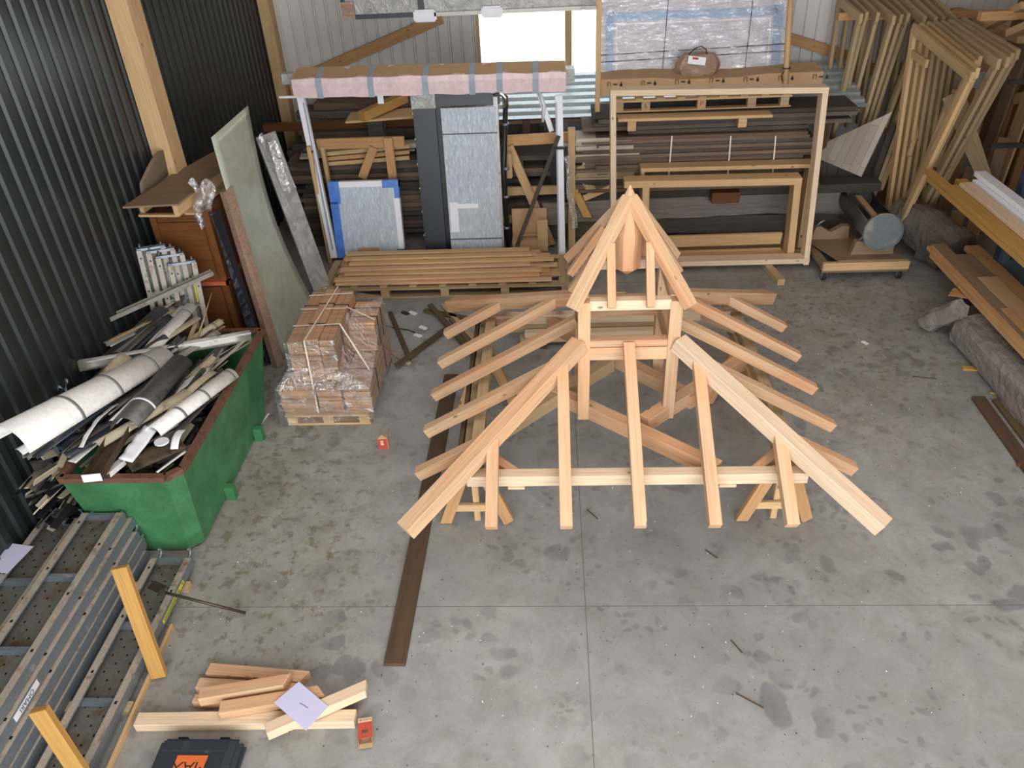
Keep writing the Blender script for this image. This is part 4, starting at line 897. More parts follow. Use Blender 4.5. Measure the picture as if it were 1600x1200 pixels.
mb.loft([[(L_*i/ns, y*(1+.03*math.sin(i*1.3)), z*(1+.06*math.sin(i*.9+y*9))) for y, z in prof] for i in range(ns+1)], smooth=False); mb.build('pink_foam', 'pink', pk, Mw=Mw, local=True)
mb = MB(); mb.poly([(.01, -.145, .083), (.01, .125, .147), (.01, .16, .03)], (L_-.02, 0, 0)); mb.build('cardboard_top', 'card', pk, Mw=Mw, local=True, solid=.004)
for f in (.10, .29, .49, .66, .76, .89):
    mb = MB(); mb.loft([[(L_*f+d, y*1.06, z*1.08) for y, z in prof] for d in (-.035, .035)], cap=False); mb.build('tape', 'tape', pk, Mw=Mw, local=True)
lb('end_tube', (-.14, -.06, .0), (-.0, .06, .12), 'wrapgrey', pk, Mw); lb('white_rod', (-.22, -.04, -.16), (1.2, 0, -.135), 'whitec', pk, Mw); lb('bracket', (.96, -.045, -.25), (1.03, -.04, -.12), 'whitec', pk, Mw)
lb('end_tube', (L_, -.1, -.06), (L_+.1, .08, .10), 'wrapgrey', pk, Mw)
# ================================================================ weathered board stacks behind
def stack(x0, x1, y, dep, z0, z1, n, mats, label, cat, group, jit=.12, seed=1, th=None, taper=0, name='weathered_board'):
    rn = random.Random(seed); h_ = (z1-z0)/n
    for k in range(n):
        a = x0+rn.uniform(-jit, jit); b = x1+rn.uniform(-jit, jit); yy = y+rn.uniform(-.03, .04)+taper*k
        o = beam(name, (a, yy, z0+h_*k+.001), (b, yy+rn.uniform(-.02, .02), z0+h_*k+.001), dep, h_*.93, rn.choice(mats), anchor='b', bev=.002)
        tag(o, label, cat, group)
for x in (-3.2, -1.2): B('stack_bearer', (x, 10.0, 0), (x, 11.6, 0), .12, .14, 'grey', ('left' if x < -2 else 'right')+' dark bearer under the weathered boards at the back left', 'timber')
stack(-3.45, -.15, 10.35, .55, .14, 1.16, 17, ['grey', 'board', 'grey'], 'weathered grey-brown board of the stack behind the window rack', 'board', 'boards stacked at the back left', .22, 3)
stack(-3.5, -.2, 11.05, .75, .14, 1.22, 13, ['grey'], 'weathered board in the rearmost left stack under the loose planks', 'board', 'boards in the rearmost left stack', .15, 4)
for i, (a, b, w_, h_, z, m, l_) in enumerate((
    ((-3.4, 10.9), (-.2, 10.95), .35, .12, 1.23, 'grey', 'thick grey slab on top of the rearmost left stack'),
    ((-3.1, 11.25), (-.4, 11.2), .3, .06, 1.36, 'grey', 'rearmost grey plank below the pink bundle'),
    ((-3.55, 11.35), (-.3, 11.3), .4, .10, 1.42, 'grey', 'broad dark slab at the very back left, second from the top'),
    ((-3.3, 11.4), (-.6, 11.36), .34, .09, 1.52, 'board', 'broad brown-grey slab topmost at the very back left against the wall'),
    ((-3.3, 10.25), (-1.8, 10.45), .28, .03, 1.19, 'boardlight', 'yellowish board corner sticking out left behind the left white post'),
    ((-2.9, 10.35), (-1.5, 10.5), .3, .03, 1.225, 'pinegrey', 'greyish tan panel offcut lying on the left stack'),
    ((-2.5, 10.95), (-.9, 11.0), .14, .03, 1.36, 'boardlight', 'pale thin plank above the tan panel offcut'),
    ((-2.2, 10.3), (-1.0, 10.2), .09, .06, 1.26, 'boardlight', 'pale batten end behind the black door frame'))):
    beam('loose_plank', (*a, z), (*b, z), w_, h_, m, anchor='b', label=l_, cat='plank')
a = AY(565, 182, 10.2); b = AY(632, 152, 10.9); beam('squared_timber', a, b, .12, .12, 'pineyel', label='yellow squared timber jutting towards the viewer above the left stack', cat='timber')
a = AY(540, 160, 10.5); beam('broad_board', (a[0], 10.5, 1.60), (-1.3, 10.55, 1.64), .42, .03, 'pinetan', label='broad tan board directly under the pink bundle left of the door', cat='board')
beam('rail_timber', (XL+.05, 10.9, 1.40), (-.9, 10.95, 1.40), .1, .10, 'cab', label='dark red-brown timber rail under the left part of the pink bundle', cat='timber')
for i, (z, m) in enumerate(((.86, 'pinetan'), (.905, 'pineorg'), (.95, 'pinetan'))):
    beam('batten', AY(510, 256-i*8, 9.98), AY(640, 246-i*9, 10.02), .04, .05, m, label=('lowest', 'middle', 'upper')[i]+' of three tan battens stacked under the rack top rail', cat='batten')
# corrugated sheets
B('packing_block', (-2.4, 10.55, 1.16), (-2.2, 10.55, 1.16), .2, .435, 'grey', 'dark packing block under the broad tan board'); B('packing_block', (-1.6, 10.55, 1.16), (-1.4, 10.55, 1.16), .2, .435, 'grey', 'second dark packing block under the right end of the broad tan board')
cs = MB(); ys = [10.45+.2*k+f for k in range(7) for f in (0, .09, .115, .175)]
cs.loft([[(x, y, 1.52-.04*(1 if (i % 4) in (2, 3) else 0)+.20*(y-10.45)) for i, y in enumerate(ys)] for x in (-.75, 4.1)], close=False, cap=False)
tag(cs.build('corrugated_sheet', 'corr', solid=.002), 'pale corrugated metal roofing sheets lying flat at the back under the window', 'roofing sheet')
for x in (-.3, 1.8, 3.6): beam('sheet_support', (x, 10.5, 0), (x, 10.5, 1.5), .1, .1, 'dark', up=(0, 1, 0), label={-.3: 'left', 1.8: 'middle', 3.6: 'right'}[x]+' dark timber prop under the corrugated sheets', cat='timber')
beam('sheet_support_beam', (-.7, 10.5, 1.475), (4.0, 10.5, 1.475), .08, .05, 'board', label='brown beam under the front edge of the corrugated sheets', cat='timber')
# right board stacks
BR_ = 'brown weathered board of the banded stack behind the three open frames'
stack(.45, 3.25, 10.0, .5, .76, 1.46, 16, ['board', 'grey', 'board'], BR_, 'board', 'banded boards at the back centre right', .16, 8)
stack(.28, 1.15, 9.93, .34, .80, 1.46, 13, ['boardlight', 'boardlight', 'pinegrey', 'board'], 'short bleached board end at the left of the banded stack', 'board', 'bleached board ends', .14, 12, name='bleached_board')
stack(.7, 3.45, 10.05, .5, 1.465, 1.72, 5, ['grey', 'grey', 'board'], 'loose grey board lying over the banded stack', 'board', 'loose boards over the banded stack', .3, 15)
for i, px in enumerate((1050, 1142, 1212)):
    a = AY(px, 212, 9.72); b = AY(px-5, 273, 9.72); beam('white_band', a, b, .018, .006, 'band', up=(0, -1, 0), label=('left', 'middle', 'right')[i]+' thin white band hanging down the front of the brown board stack', cat='band', bev=0)
B('rack_bearer', (.1, 9.95, .64), (4.2, 9.95, .64), .3, .11, 'grey', 'dark bearer between the old beam and the banded boards', 'timber')
def hewn(name, p0, p1, r, label, seed, sq=.8, mat='hew', n=16, m=26):
    rn = random.Random(seed); Mw = frame(p0, p1); L = (V(p1)-V(p0)).length
    ph = [rn.uniform(0, 6.3) for _ in range(6)]; mb = MB(); rings = []
    for i in range(m+1):
        u = i/m; ring = []
        for k in range(n):
            t = 2*math.pi*k/n; c, s_ = math.cos(t), math.sin(t); q = r/max(abs(c), abs(s_))**sq
            q *= 1+.07*math.sin(5*u+ph[0]+k*.7)+.05*math.sin(13*u+ph[1]+2*t)+rn.uniform(-.035, .035)
            if u > .55: q *= 1-.22*max(0, math.sin(t+ph[2]))*(u-.55)
            ring.append((u*L+rn.uniform(-.01, .01)*(0 if 0 < i < m else 3), c*q, s_*q+.03*math.sin(2.5*u+ph[3])*r*4))
        rings.append(ring)
    mb.loft(rings, smooth=False); return tag(mb.build(name, mat, Mw=Mw, local=True), label, 'old timber')
hewn('old_beam', (-.1, 9.9, .47), (4.2, 10.12, .44), .15, 'long grey weathered hewn beam lying behind the open frames', 4)
hewn('old_beam', (-.6, 10.1, .16), (3.8, 10.1, .16), .13, 'lowest dark hewn beam on the floor behind the open frames', 9, mat='grey')
hewn('old_beam', (-.9, 9.95, .46), (.1, 9.95, .5), .13, 'rough bark-edged log end behind the rack between the lower rails', 14, mat='grey')
B('block', (2.05, 9.75, .60), (2.4, 9.75, .60), .2, .14, 'cab', 'red-brown timber block sitting on the grey hewn beam', 'block')
for a, b, w_, m, l_ in ((AY(897, 295, 9.78), AY(918, 340, 9.66), .10, 'pineyel', 'broken yellow board with a splintered end hanging left of the open frames'), (AY(905, 260, 9.8), AY(925, 300, 9.75), .12, 'pinegrey', 'tan board scrap behind the splintered yellow one'), (AY(912, 310, 9.76), AY(952, 293, 9.76), .08, 'pinetan', 'short tan board scrap across the splintered yellow one')):
    beam('broken_board', a, b, w_, .02, m, up=(0, -1, .2), label=l_, cat='board', c1=(0, .6))
# pallet with marked blocks and shelf board
pt_ = thing('marked_pallet', (1.8, 10.0, 1.72), 'old long pallet with marked blocks lying on the board stack under the cardboard box', 'pallet')
y0, z0 = 9.88, 1.73
for z, h_ in ((z0+.13, .022), (z0+.008, .016)): beam('stringer_board', (.80, y0, z), (2.92, y0, z), .10, h_, 'pinetan', pt_)
for i in range(9): beam('deck_board', (.85+i*.25, y0-.05, z0+.15), (.85+i*.25, y0+.75, z0+.15), .1, .018, 'pinegrey', pt_)
for i, x in enumerate((.86, 1.18, 1.85, 2.45, 2.84)): mb = MB(); mb.b2((x-.05, y0-.04, z0+.016), (x+.05, y0+.06, z0+.12)); mb.build('block', 'pinegrey', pt_)
beam('back_stringer', (.8, y0+.7, z0+.07), (2.92, y0+.7, z0+.07), .1, .12, 'grey', pt_)
text('mark', 'L', .07, Matrix(((1, 0, 0, 1.18), (0, 0, -1, y0-.0405), (0, 1, 0, z0+.07), (0, 0, 0, 1))), 'ink', pt_)
text('mark', 'P', .09, Matrix(((1, 0, 0, 1.85), (0, 0, -1, y0-.0405), (0, 1, 0, z0+.07), (0, 0, 0, 1))), 'rink', pt_)
sb = thing('shelf_board', (1.8, 9.6, 1.6), 'pale board on two small blocks jutting out below the marked pallet', 'board')
beam('board', (.83, 9.72, 1.70), (2.66, 9.72, 1.69), .22, .035, 'pinetan', sb)
for x in (1.0, 2.32): mb = MB(); mb.b2((x-.05, 9.64, 1.56), (x+.05, 9.82, 1.68)); mb.build('block', 'pinetan', sb)
# long cardboard box
bx = thing('long_carton', (1.95, 10.35, 1.9), 'very long brown cardboard box with printed handling symbols lying above the marked pallet', 'carton')
mb = MB(); BX0, BX1, BZ0, BZ1, BY0, BY1 = .60, 3.30, 1.90, 2.08, 10.0, 10.42
mb.loft([[(x, BY0, BZ0), (x, BY1, BZ0), (x, BY1, BZ1+.02*math.sin(i)), (x, BY0+.02, BZ1-(.03 if 2 < i < 6 else 0))] for i, x in enumerate([BX0+(BX1-BX0)*k/8 for k in range(9)])]); mb.build('box', 'card', bx)
for i in range(7):
    x = BX0+.12+i*.41; Mq = T(x, BY0-.001, BZ0+.10)
    mb = MB()
    for a, b in (((0, 0, 0), (.006, .002, .05)), ((.035, 0, 0), (.041, .002, .05)), ((0, 0, .048), (.041, .002, .053)), ((.07, 0, .018), (.12, .002, .032)), ((.15, 0, .0), (.18, .002, .03)), ((.16, 0, .03), (.17, .002, .05))): mb.b2(a, b)
    mb.build('symbol', 'ink', bx, Mw=Mq, local=True)
# big wrapped pane with pale blue card edges
t, Mw, W_, H_ = leaner('wrapped_window_unit', .66, 2.95, 2.02, 3.35, 10.46, 10.80, .1, None, 'large film-wrapped white pane with pale blue card edges and black bands, right of the window', 'pane')
lb('pane', (0, 0, 0), (W_, H_, .05), 'lav', t, Mw)
PT = AY(1085, 3, 10.68)
hh = (AY(1085, 5, 10.70)[2]-2.02)
for n_, a, b, m in (('card_edge', (.06, 0, .05), (.16, hh-.02, .056), 'lblue'), ('card_edge', (.10, hh-.14, .05), (2.15, hh-.04, .056), 'lblue'), ('card_edge', (2.10, 0, .05), (2.22, hh-.02, .056), 'lblue'), ('inner_edge', (.20, hh-.18, .05), (2.06, hh-.165, .058), 'whitec'), ('inner_edge', (.19, 0, .05), (.205, hh-.16, .058), 'whitec'), ('inner_edge', (2.06, 0, .05), (2.075, hh-.16, .058), 'whitec')): lb(n_, a, b, m, t, Mw)
for x in (.80, 1.82): mb = MB(); mb.bar((x-.03, 0, .062), (x+.05, H_, .062), .012, .004, up=(0, 0, 1)); mb.build('black_band', 'black', t, Mw=Mw, local=True)
for y, d in ((hh-.52, .0), (hh-.60, .02)): mb = MB(); mb.bar((-.01, y, .066), (W_, y+.05, .066), .012, .004); mb.build('black_band', 'black', t, Mw=Mw, local=True)
mb = MB(); mb.grid(lambda u, v: (u*W_, v*H_, .075+.01*math.sin(u*40+v*22)+.008*math.sin(v*50-u*31)), 60, 30); mb.build('film', 'film', t, Mw=Mw, local=True)
bg = thing('wrapped_parcel', AY(1090, 120, 10.2), 'small film-wrapped beige parcel with a white label tied in front of the large pane', 'parcel')
q = AY(1090, 101, 10.22); mb = MB()
rings = []
for i in range(9):
    f = i/8; s_ = .16+.07*math.sin(f*math.pi); rings.append([(q[0]+math.cos(k*math.pi/5)*s_*1.2, q[1]+math.sin(k*math.pi/5)*.10, q[2]-.15+.28*f+.01*math.sin(k*3+i)) for k in range(10)])
mb.loft(rings); mb.build('bundle', 'wrapbrown', bg)
mb = MB(); mb.bar(q+V((-.14, -.125, .09)), q+V((.07, -.125, .06)), .09, .004, up=(0, -1, .3)); l1 = mb.build('label', 'whitec', bg)
mb = MB(); mb.bar(q+V((-.09, -.132, .105)), q+V((-.02, -.132, .098)), .022, .003, up=(0, -1, .3)); mb.build('red_print', 'rink', l1)
mb = MB(); mb.tube([q+V((-.15, -.05, .10)), q+V((-.06, -.05, .20)), q+V((.02, -.04, .22)), q+V((.08, -.05, .18)), q+V((.1, -.05, .08))], .007, 6); mb.build('tie', 'black', bg)
beam('batten_upright', (.60, 9.95, 1.72), (.60, 10.0, 3.6), .06, .03, 'pinetan', up=(0, -1, 0), label='thin tan upright batten at the left edge of the large wrapped pane', cat='batten')
mb = MB(); mb.tube([AY(1225, 170, 9.95), AY(1229, 100, 10.0), AY(1237, -30, 10.05)], .035, 8); po = tag(mb.build('round_pole', 'pinetan'), 'round wooden pole at the right edge of the large wrapped pane', 'pole')
mb = MB(); q = AY(1229, 106, 9.99); mb.tube([q+V((math.cos(a)*.045, math.sin(a)*.045, 0)) for a in [k*.7 for k in range(10)]], .006, 6); mb.tube([q, q+V((-.06, -.03, -.08)), q+V((-.03, -.03, -.15))], .005, 5); mb.build('cord', 'black', po)
# wrapped window hung high
t, Mw, W_, H_ = leaner('hung_window', -2.52, .66, 2.79, 3.9, 10.55, 10.55, .1, None, 'long film-wrapped window unit hanging high up across the top of the picture', 'window')
lb('film_face', (0, 0, 0), (W_, H_, .03), 'wrapgrey', t, Mw)
lb('dark_frame', (0, 0, .03), (1.0, .05, .06), 'anth', t, Mw); lb('dark_frame', (0, 0, .03), (.05, H_, .06), 'anth', t, Mw); lb('dark_frame', (.95, 0, .03), (1.02, H_, .065), 'anth', t, Mw)
lb('light_frame', (1.02, 0, .03), (W_, .045, .07), 'zincl', t, Mw); lb('corner_card', (0, 0, .03), (.16, .2, .065), 'wrapbrown', t, Mw)
lb('foam_wrap', (.88, -.06, .0), (1.16, .08, .09), 'whitec', t, Mw, bev=.02); lb('foam_wrap', (1.72, -.04, .0), (1.98, .09, .1), 'whitec', t, Mw, bev=.02)
for x in (.5, 2.6): beam('hanger', Mw @ V((x, .02, -.01)), Mw @ V((x, 3.2, -.01)), .03, .01, 'black', t, up=(0, 1, 0), bev=0)
# ================================================================ three open frames leaning in the middle right
def oframe(tl, tr, bl, br, w_, d_, mat, label, name='timber_casing', over=(0, 0), low=0):
    tl, tr, bl, br = map(V, (tl, tr, bl, br)); t = thing(name, (bl+br)/2, label, 'frame')
    ux = (tr-tl).normalized()
    beam('head', tl-ux*over[0], tr+ux*over[1], d_, w_, mat, t, up=(0, 0, 1)); beam('sill', bl, br, d_, w_, mat, t)
    beam('stile', tl-V((0, 0, w_/2+.001))+ux*w_/2, bl-V((0, 0, low))+ux*w_/2+V((0, 0, w_/2)), d_, w_, mat, t, up=ux)
    beam('stile', tr-V((0, 0, w_/2+.001))-ux*w_/2, br-V((0, 0, low))-ux*w_/2+V((0, 0, w_/2)), d_, w_, mat, t, up=ux)
    return t
oframe(AY(953, 143, 9.32), AY(1292, 138, 9.32), (.74, 9.0, .12), (3.16, 9.0, .12), .065, .17, 'pinepale', 'largest and palest of the open timber frames leaning right of the roof cap', low=.1)
oframe(AY(1000, 262, 9.62), AY(1268, 255, 9.62), (1.16, 9.45, .05), (3.18, 9.45, .05), .05, .2, 'pinetan', 'middle open timber frame, rearmost of the three leaning ones')
oframe(AY(1003, 284, 9.28), AY(1250, 279, 9.28), (1.12, 9.16, .06), (3.02, 9.2, .06), .085, .2, 'pinetan', 'smallest open timber frame with a wide head board, frontmost low one', over=(.22, 0))
for i, (y, z) in enumerate(((9.3, .0), (9.33, .20))): beam('frame_board', (1.15, y, z+.04), (2.9, y, z+.05), .04, .16, 'pinetan', label=('lower', 'upper')[i]+' tan board on edge inside the open frames', cat='board', up=(0, -.2, 1))
B('timber_block', G(1190, 412), G(1220, 446), .09, .08, 'pinegrey', 'short timber block on the floor under the corner of the largest open frame')
# ================================================================ right side: stored wall frames
def wframe(x, yb, zb, yf, zf, legb, legf, label, group, mat='pinegrey', bot=0.0, mid=True, name='stored_truss'):
    t = thing(name, (x, (yb+yf)/2, bot), label, 'timber frame', group)
    beam('top_rail', (x, yb+.05, zb), (x, yf-.05, zf), .045, .11, mat, t, c0=(.2, 0), c1=(-.1, 0))
    beam('leg', (x+.0, yb, zb-.04), (legb[0]+x, legb[1], bot), .045, .10, mat, t, up=(0, 1, 0))
    beam('leg', (x+.0, yf+.02, zf-.04), (legf[0]+x, legf[1], bot), .045, .10, mat, t, up=(0, 1, 0))
    if mid: beam('cross_rail', (x, yb-.05, zb-.26), (x, yb-.55, zb-.28), .04, .09, mat, t)
    return t
rn = random.Random(21)
for i in range(8):
    x = 4.42+i*.10; yf = 8.82+i*.07+rn.uniform(-.05, .05)+(.25 if 2 <= i <= 3 else 0); yb = 10.40+i*.04
    wframe(x, yb, 2.44+rn.uniform(-.01, .01), yf, 2.27+.012*i, (-.02, yb-.55), (-.12, yf+.65+.03*i), ('nearest timber truss of the front upright row at the right, its whole side visible' if i == 0 else 'tan timber truss standing in the front upright row at the right'), 'front row of upright timber frames', 'pinetan' if i < 3 else 'pinegrey', mid=(i == 0))
bpy.data.objects['stored_truss'].pop('group', None)
for i in range(10):
    x = 3.92+i*.13; yf = 10.95+rn.uniform(-.12, .12)
    wframe(x, 11.75, 2.57, yf, 2.50-.01*i, (-.03, 11.55), (-.05-.02*i, yf+.05), 'greyed timber truss of the rear hanging row by the back wall', 'rear row of hanging timber frames', 'pinegrey', bot=rn.uniform(.95, 1.15), mid=False, name='hanging_truss')
B('hanging_rail', (3.8, 11.35, 2.40), (6.3, 11.35, 2.34), .08, .09, 'pineorg', 'orange timber rail carrying the rear row of greyed frames')
def lean(name, a, b, w_, th, mat, label, up=(-.5, -1, .2), cat='board', **k):
    return beam(name, a, b, w_, th, mat, up=up, label=label, cat=cat, **k)
# laminated sheet
mb = MB(); A0, B0, C0 = AY(1346, 277, 9.95), AY(1394, 176, 10.35), AY(1268, 234, 10.55)
nrm = (B0-A0).cross(C0-A0).normalized(); r_ = ray(1268, 244); D0 = V((0, 0, H))+r_*((A0-V((0, 0, H))).dot(nrm)/r_.dot(nrm)); q = [D0, A0, B0, C0]; mb.poly(q, nrm*.02)
t_ = NT('glued_laminate'); v_ = t_.coord((1, 1, 1), False); br = t_.n('TexBrick'); br.inputs['Color1'].default_value = (*lin(196, 188, 176), 1); br.inputs['Color2'].default_value = (*lin(172, 162, 148), 1); br.inputs['Mortar'].default_value = (*lin(120, 108, 92), 1)
br.inputs['Scale'].default_value = 1; br.inputs['Brick Width'].default_value = 1.1; br.inputs['Row Height'].default_value = .11; br.inputs['Mortar Size'].default_value = .002
t_.l(v_, br.inputs['Vector']); t_.l(br.outputs[0], t_.b.inputs['Base Color']); t_.b.inputs['Roughness'].default_value = .45; M['lam'] = t_.m
e1 = (q[2]-q[1]).normalized(); e2 = nrm.cross(e1).normalized(); Mq = Matrix((e1, e2, nrm)).transposed().to_4x4(); Mq.translation = q[0]
tag(mb.build('laminated_sheet', 'lam', Mw=Mq), 'large pale glued-stave sheet leaning below the rear row of frames', 'sheet')
mb = MB(); q = [G(1362, 335), G(1452, 300), AY(1462, 215, 11.15), AY(1385, 185, 11.2)]
q[1] = V((5.6, 10.6, 0)); q[2] = V((5.75, 11.2, 1.5)); q[0] = V((4.62, 10.9, 0)); q[3] = V((4.72, 11.35, 1.55)); mb.poly(q, (0, .02, 0)); tag(mb.build('chipboard_sheet', 'osb'), 'brown chipboard sheet behind the leaning boards right of the glued-stave sheet', 'sheet')
fan = [((1358, 303), (1396, 193), .07, 'grey', 'grey bar leaning just right of the glued-stave sheet', 10.3),
       ((1366, 306), (1403, 203), .05, 'pinegrey', 'narrow tan batten leaning beside the grey bar', 10.32),
       ((1376, 297), (1408, 215), .06, 'pinetan', 'short tan board of the leaning fan with its end above the trolley cylinder', 10.3),
       ((1398, 282), (1424, 185), .09, 'pinegrey', 'round-ended tan board hanging in the middle of the leaning fan', 10.2),
       ((1388, 345), (1452, 190), .08, 'pinetan', 'long tan board of the leaning fan standing behind the cylinder lid', 10.05),
       ((1402, 345), (1432, 277), .07, 'pinepale', 'palest short board of the leaning fan right of the cylinder', 9.95),
       ((1420, 244), (1447, 160), .06, 'pinetan', 'tan board end hanging above the palest short board', 10.1),
       ((1412, 350), (1478, 165), .06, 'pinegrey', 'long greyish board of the fan second right of the cylinder', 10.0),
       ((1436, 368), (1468, 262), .16, 'plyb', 'wide brown board low behind the tip of the yellow rack boards', 10.0),
       ((1440, 262), (1492, 140), .05, 'pinetan', 'thin tan batten rising to the front row of frames', 9.75),
       ((1451, 264), (1503, 140), .05, 'pinetan', 'thin tan batten right beside another under the front frames', 9.75),
       ((1462, 262), (1512, 145), .05, 'pinegrey', 'rightmost thin batten under the front row of frames', 9.75),
       ((1450, 372), (1500, 232), .05, 'grey', 'dark narrow board left of the wide brown ones by the rack', 10.2),
       ((1478, 395), (1520, 262), .17, 'plyb', 'wide orange-brown board leaning behind the yellow rack boards', 10.1),
       ((1505, 405), (1545, 285), .17, 'plyb', 'second wide orange-brown board leaning behind the yellow rack boards', 10.0),
       ((1530, 345), (1570, 215), .14, 'plyb', 'wide brown board behind the upper white boards of the rack', 9.9),
       ((1545, 300), (1420+60, 150), .12, 'pinegrey', 'greyed timber slanting down to the right behind the rack arms', 9.6),
       ((1560, 330), (1498, 140), .10, 'pinegrey', 'second greyed timber slanting down right behind the rack arms', 9.55)]
for (a, b, w_, m, l_, yy) in fan:
    pa = AY(*a, yy); pb = AY(*b, yy+.35)
    if pa[2] < .03: pa = G(*a, .02)
    lean('leaning_board', pa, pb, w_, .03, m, l_)
for i in range(7):
    lean('wall_board', (6.0, 8.0+i*.5, 0), (6.22, 8.05+i*.52, 2.2+.15*(i % 3)), .26, .03, ('plyb', 'pineorg', 'pinetan')[i % 3], 'wide board leaning upright on the chipboard wall at the far right', up=(-1, 0, .1)); bpy.data.objects['wall_board' if i == 0 else 'wall_board.%03d' % i]['group'] = 'boards against the right wall'
for a, b, w_, l_ in ((AX(1452, 0, 5.6), AX(1600, 62, 5.6), .16, 'brown timber high in the upper right corner sloping down right'), (AX(1545, 40, 5.3), AX(1603, 8, 5.3), .12, 'pale timber crossing upward in the upper right corner'), (AX(1578, 52, 5.2), AX(1610, 38, 5.2), .10, 'short pale timber end at the right edge near the top')):
    lean('high_timber', a, b, w_, .08, 'pinetan', l_, up=(0, 0, 1), cat='timber')
B('high_shelf_rail', (4.9, 9.9, 2.60), (6.3, 9.9, 2.60), .1, .1, 'pineorg', 'orange-brown cross timber under the high timbers at the upper right')
# cantilever rack with its boards
cr_ = thing('cantilever_rack', (5.1, 8.0, 0), 'blue-edged dark steel cantilever rack with black arms at the right edge', 'rack')
for y in (8.0, 5.0):
    mb = MB(); mb.b2((4.86, y-.05, 0), (5.36, y+.05, 3.0)); up_ = mb.build('upright', 'rackb', cr_)
    mb = MB(); mb.b2((4.83, y-.055, 0), (4.862, y+.055, 3.0)); mb.build('edge', 'rackbb', up_)
    for k in range(7):
        mb = MB(); mb.b2((4.95, y-.053, .2+k*.35), (5.0, y-.051, .27+k*.35)); mb.build('slot', 'black', up_)
    for z in (.46, 1.16, 1.80, 2.42):
        mb = MB(); mb.b2((4.22 if z < 1.5 else 4.42, y+.0, z-.04), (4.85, y+.06, z+.0)); mb.build('arm', 'black', cr_)
    mb = MB(); mb.b2((4.62, y-.06, 0), (5.36, y+.06, .08)); mb.build('foot', 'rackb', cr_)
def rb(x, z, y1, w_, h_, m, l_, n='rack_board', y0=4.0): B(n, (x, y0, z), (x, y1, z), w_, h_, m, l_, 'board')
rb(4.26, 1.162, 8.75, .07, .05, 'pineyel', 'frontmost yellow board on the upper arms of the rack')
rb(4.27, 1.216, 8.85, .09, .05, 'pineyel', 'yellow board on top at the front edge of the upper rack tier')
rb(4.385, 1.162, 8.4, .13, .08, 'pineyel', 'yellow board second from the front on the upper rack tier')
rb(4.53, 1.162, 8.6, .12, .07, 'pineyel', 'yellow-brown board behind the front ones on the upper rack tier')
rb(4.46, 1.246, 8.35, .13, .04, 'pinepale', 'cream board lying between the yellow and the white boards of the rack')
rb(4.62, 1.246, 8.40, .14, .05, 'whitec', 'lower bright white board on the upper rack tier')
rb(4.66, 1.30, 8.50, .12, .05, 'whitec', 'uppermost bright white board on the upper rack tier')
for i, (x, z, y1, w_, h_, m, l_) in enumerate(((4.27, .462, 8.25, .06, .045, 'pineorg', 'bottom front brown board on the lower rack tier'), (4.27, .51, 8.35, .07, .045, 'pineorg', 'upper front brown board on the lower rack tier'),
    (4.40, .462, 8.45, .16, .07, 'plyb', 'brown plank just behind the front boards on the lower rack tier'), (4.58, .462, 8.2, .17, .05, 'plyb', 'middle brown plank on the lower rack tier'), (4.76, .462, 8.4, .16, .06, 'pineorg', 'rearmost brown plank on the lower rack tier'),
    (4.56, .515, 7.6, .2, .022, 'card', 'flat tan panel lying on the lower rack tier'), (4.42, .536, 6.9, .10, .02, 'pineorg', 'thin slat lying loose on the lower rack tier'))): rb(x, z, y1, w_, h_, m, l_, 'rack_plank')
# old beams and planks on the floor at the right
hewn('old_beam', (4.28, 7.12, .21), (4.32, 4.3, .19), .175, 'huge rough grey hewn beam on the floor under the rack at the right edge', 31, n=22, m=40)
hewn('beam_stump', (4.03, 7.46, .06), (4.12, 7.16, .42), .10, 'weathered grey stump leaning on the end of the huge hewn beam', 33, n=12, m=10)
hewn('root_log', (4.42, 9.62, .44), (4.80, 8.78, .24), .25, 'bulky grey-brown lumpy log right of the trolley', 36, sq=.2, mat='grey', n=18, m=16)
hewn('root_log', (4.55, 9.1, .12), (4.95, 8.6, .12), .11, 'small dirty log under the bulky lumpy one', 38, sq=.3, mat='grey', n=12, m=10)
B('floor_board', (3.98, 6.16, 0), (3.93, 4.6, 0), .12, .035, 'dark', 'dark dirty board on the floor at the right edge, the left one of two', 'board')
B('floor_board', (4.14, 6.12, 0), (4.10, 4.6, 0), .10, .03, 'stain', 'dark dirty board on the floor at the right edge, the right one of two', 'board')
B('wood_chip', G(1503, 576), G(1533, 578), .07, .02, 'pineyel', 'yellow wood wedge on the floor against the huge hewn beam', 'wood scrap')
B('wood_chip', G(1546, 615), G(1582, 619), .02, .015, 'pineyel', 'thin yellow lath on the floor above the dark boards', 'wood scrap')
B('wood_chip', G(1588, 728), G(1604, 730), .04, .03, 'cab', 'small brown block end at the right edge of the floor', 'wood scrap')
lean('broken_ply', (4.18, 7.5, .42), (4.45, 7.3, .46), .2, .012, 'pineorg', 'broken thin plywood piece lying on the stump under the rack', up=(0, 0, 1))
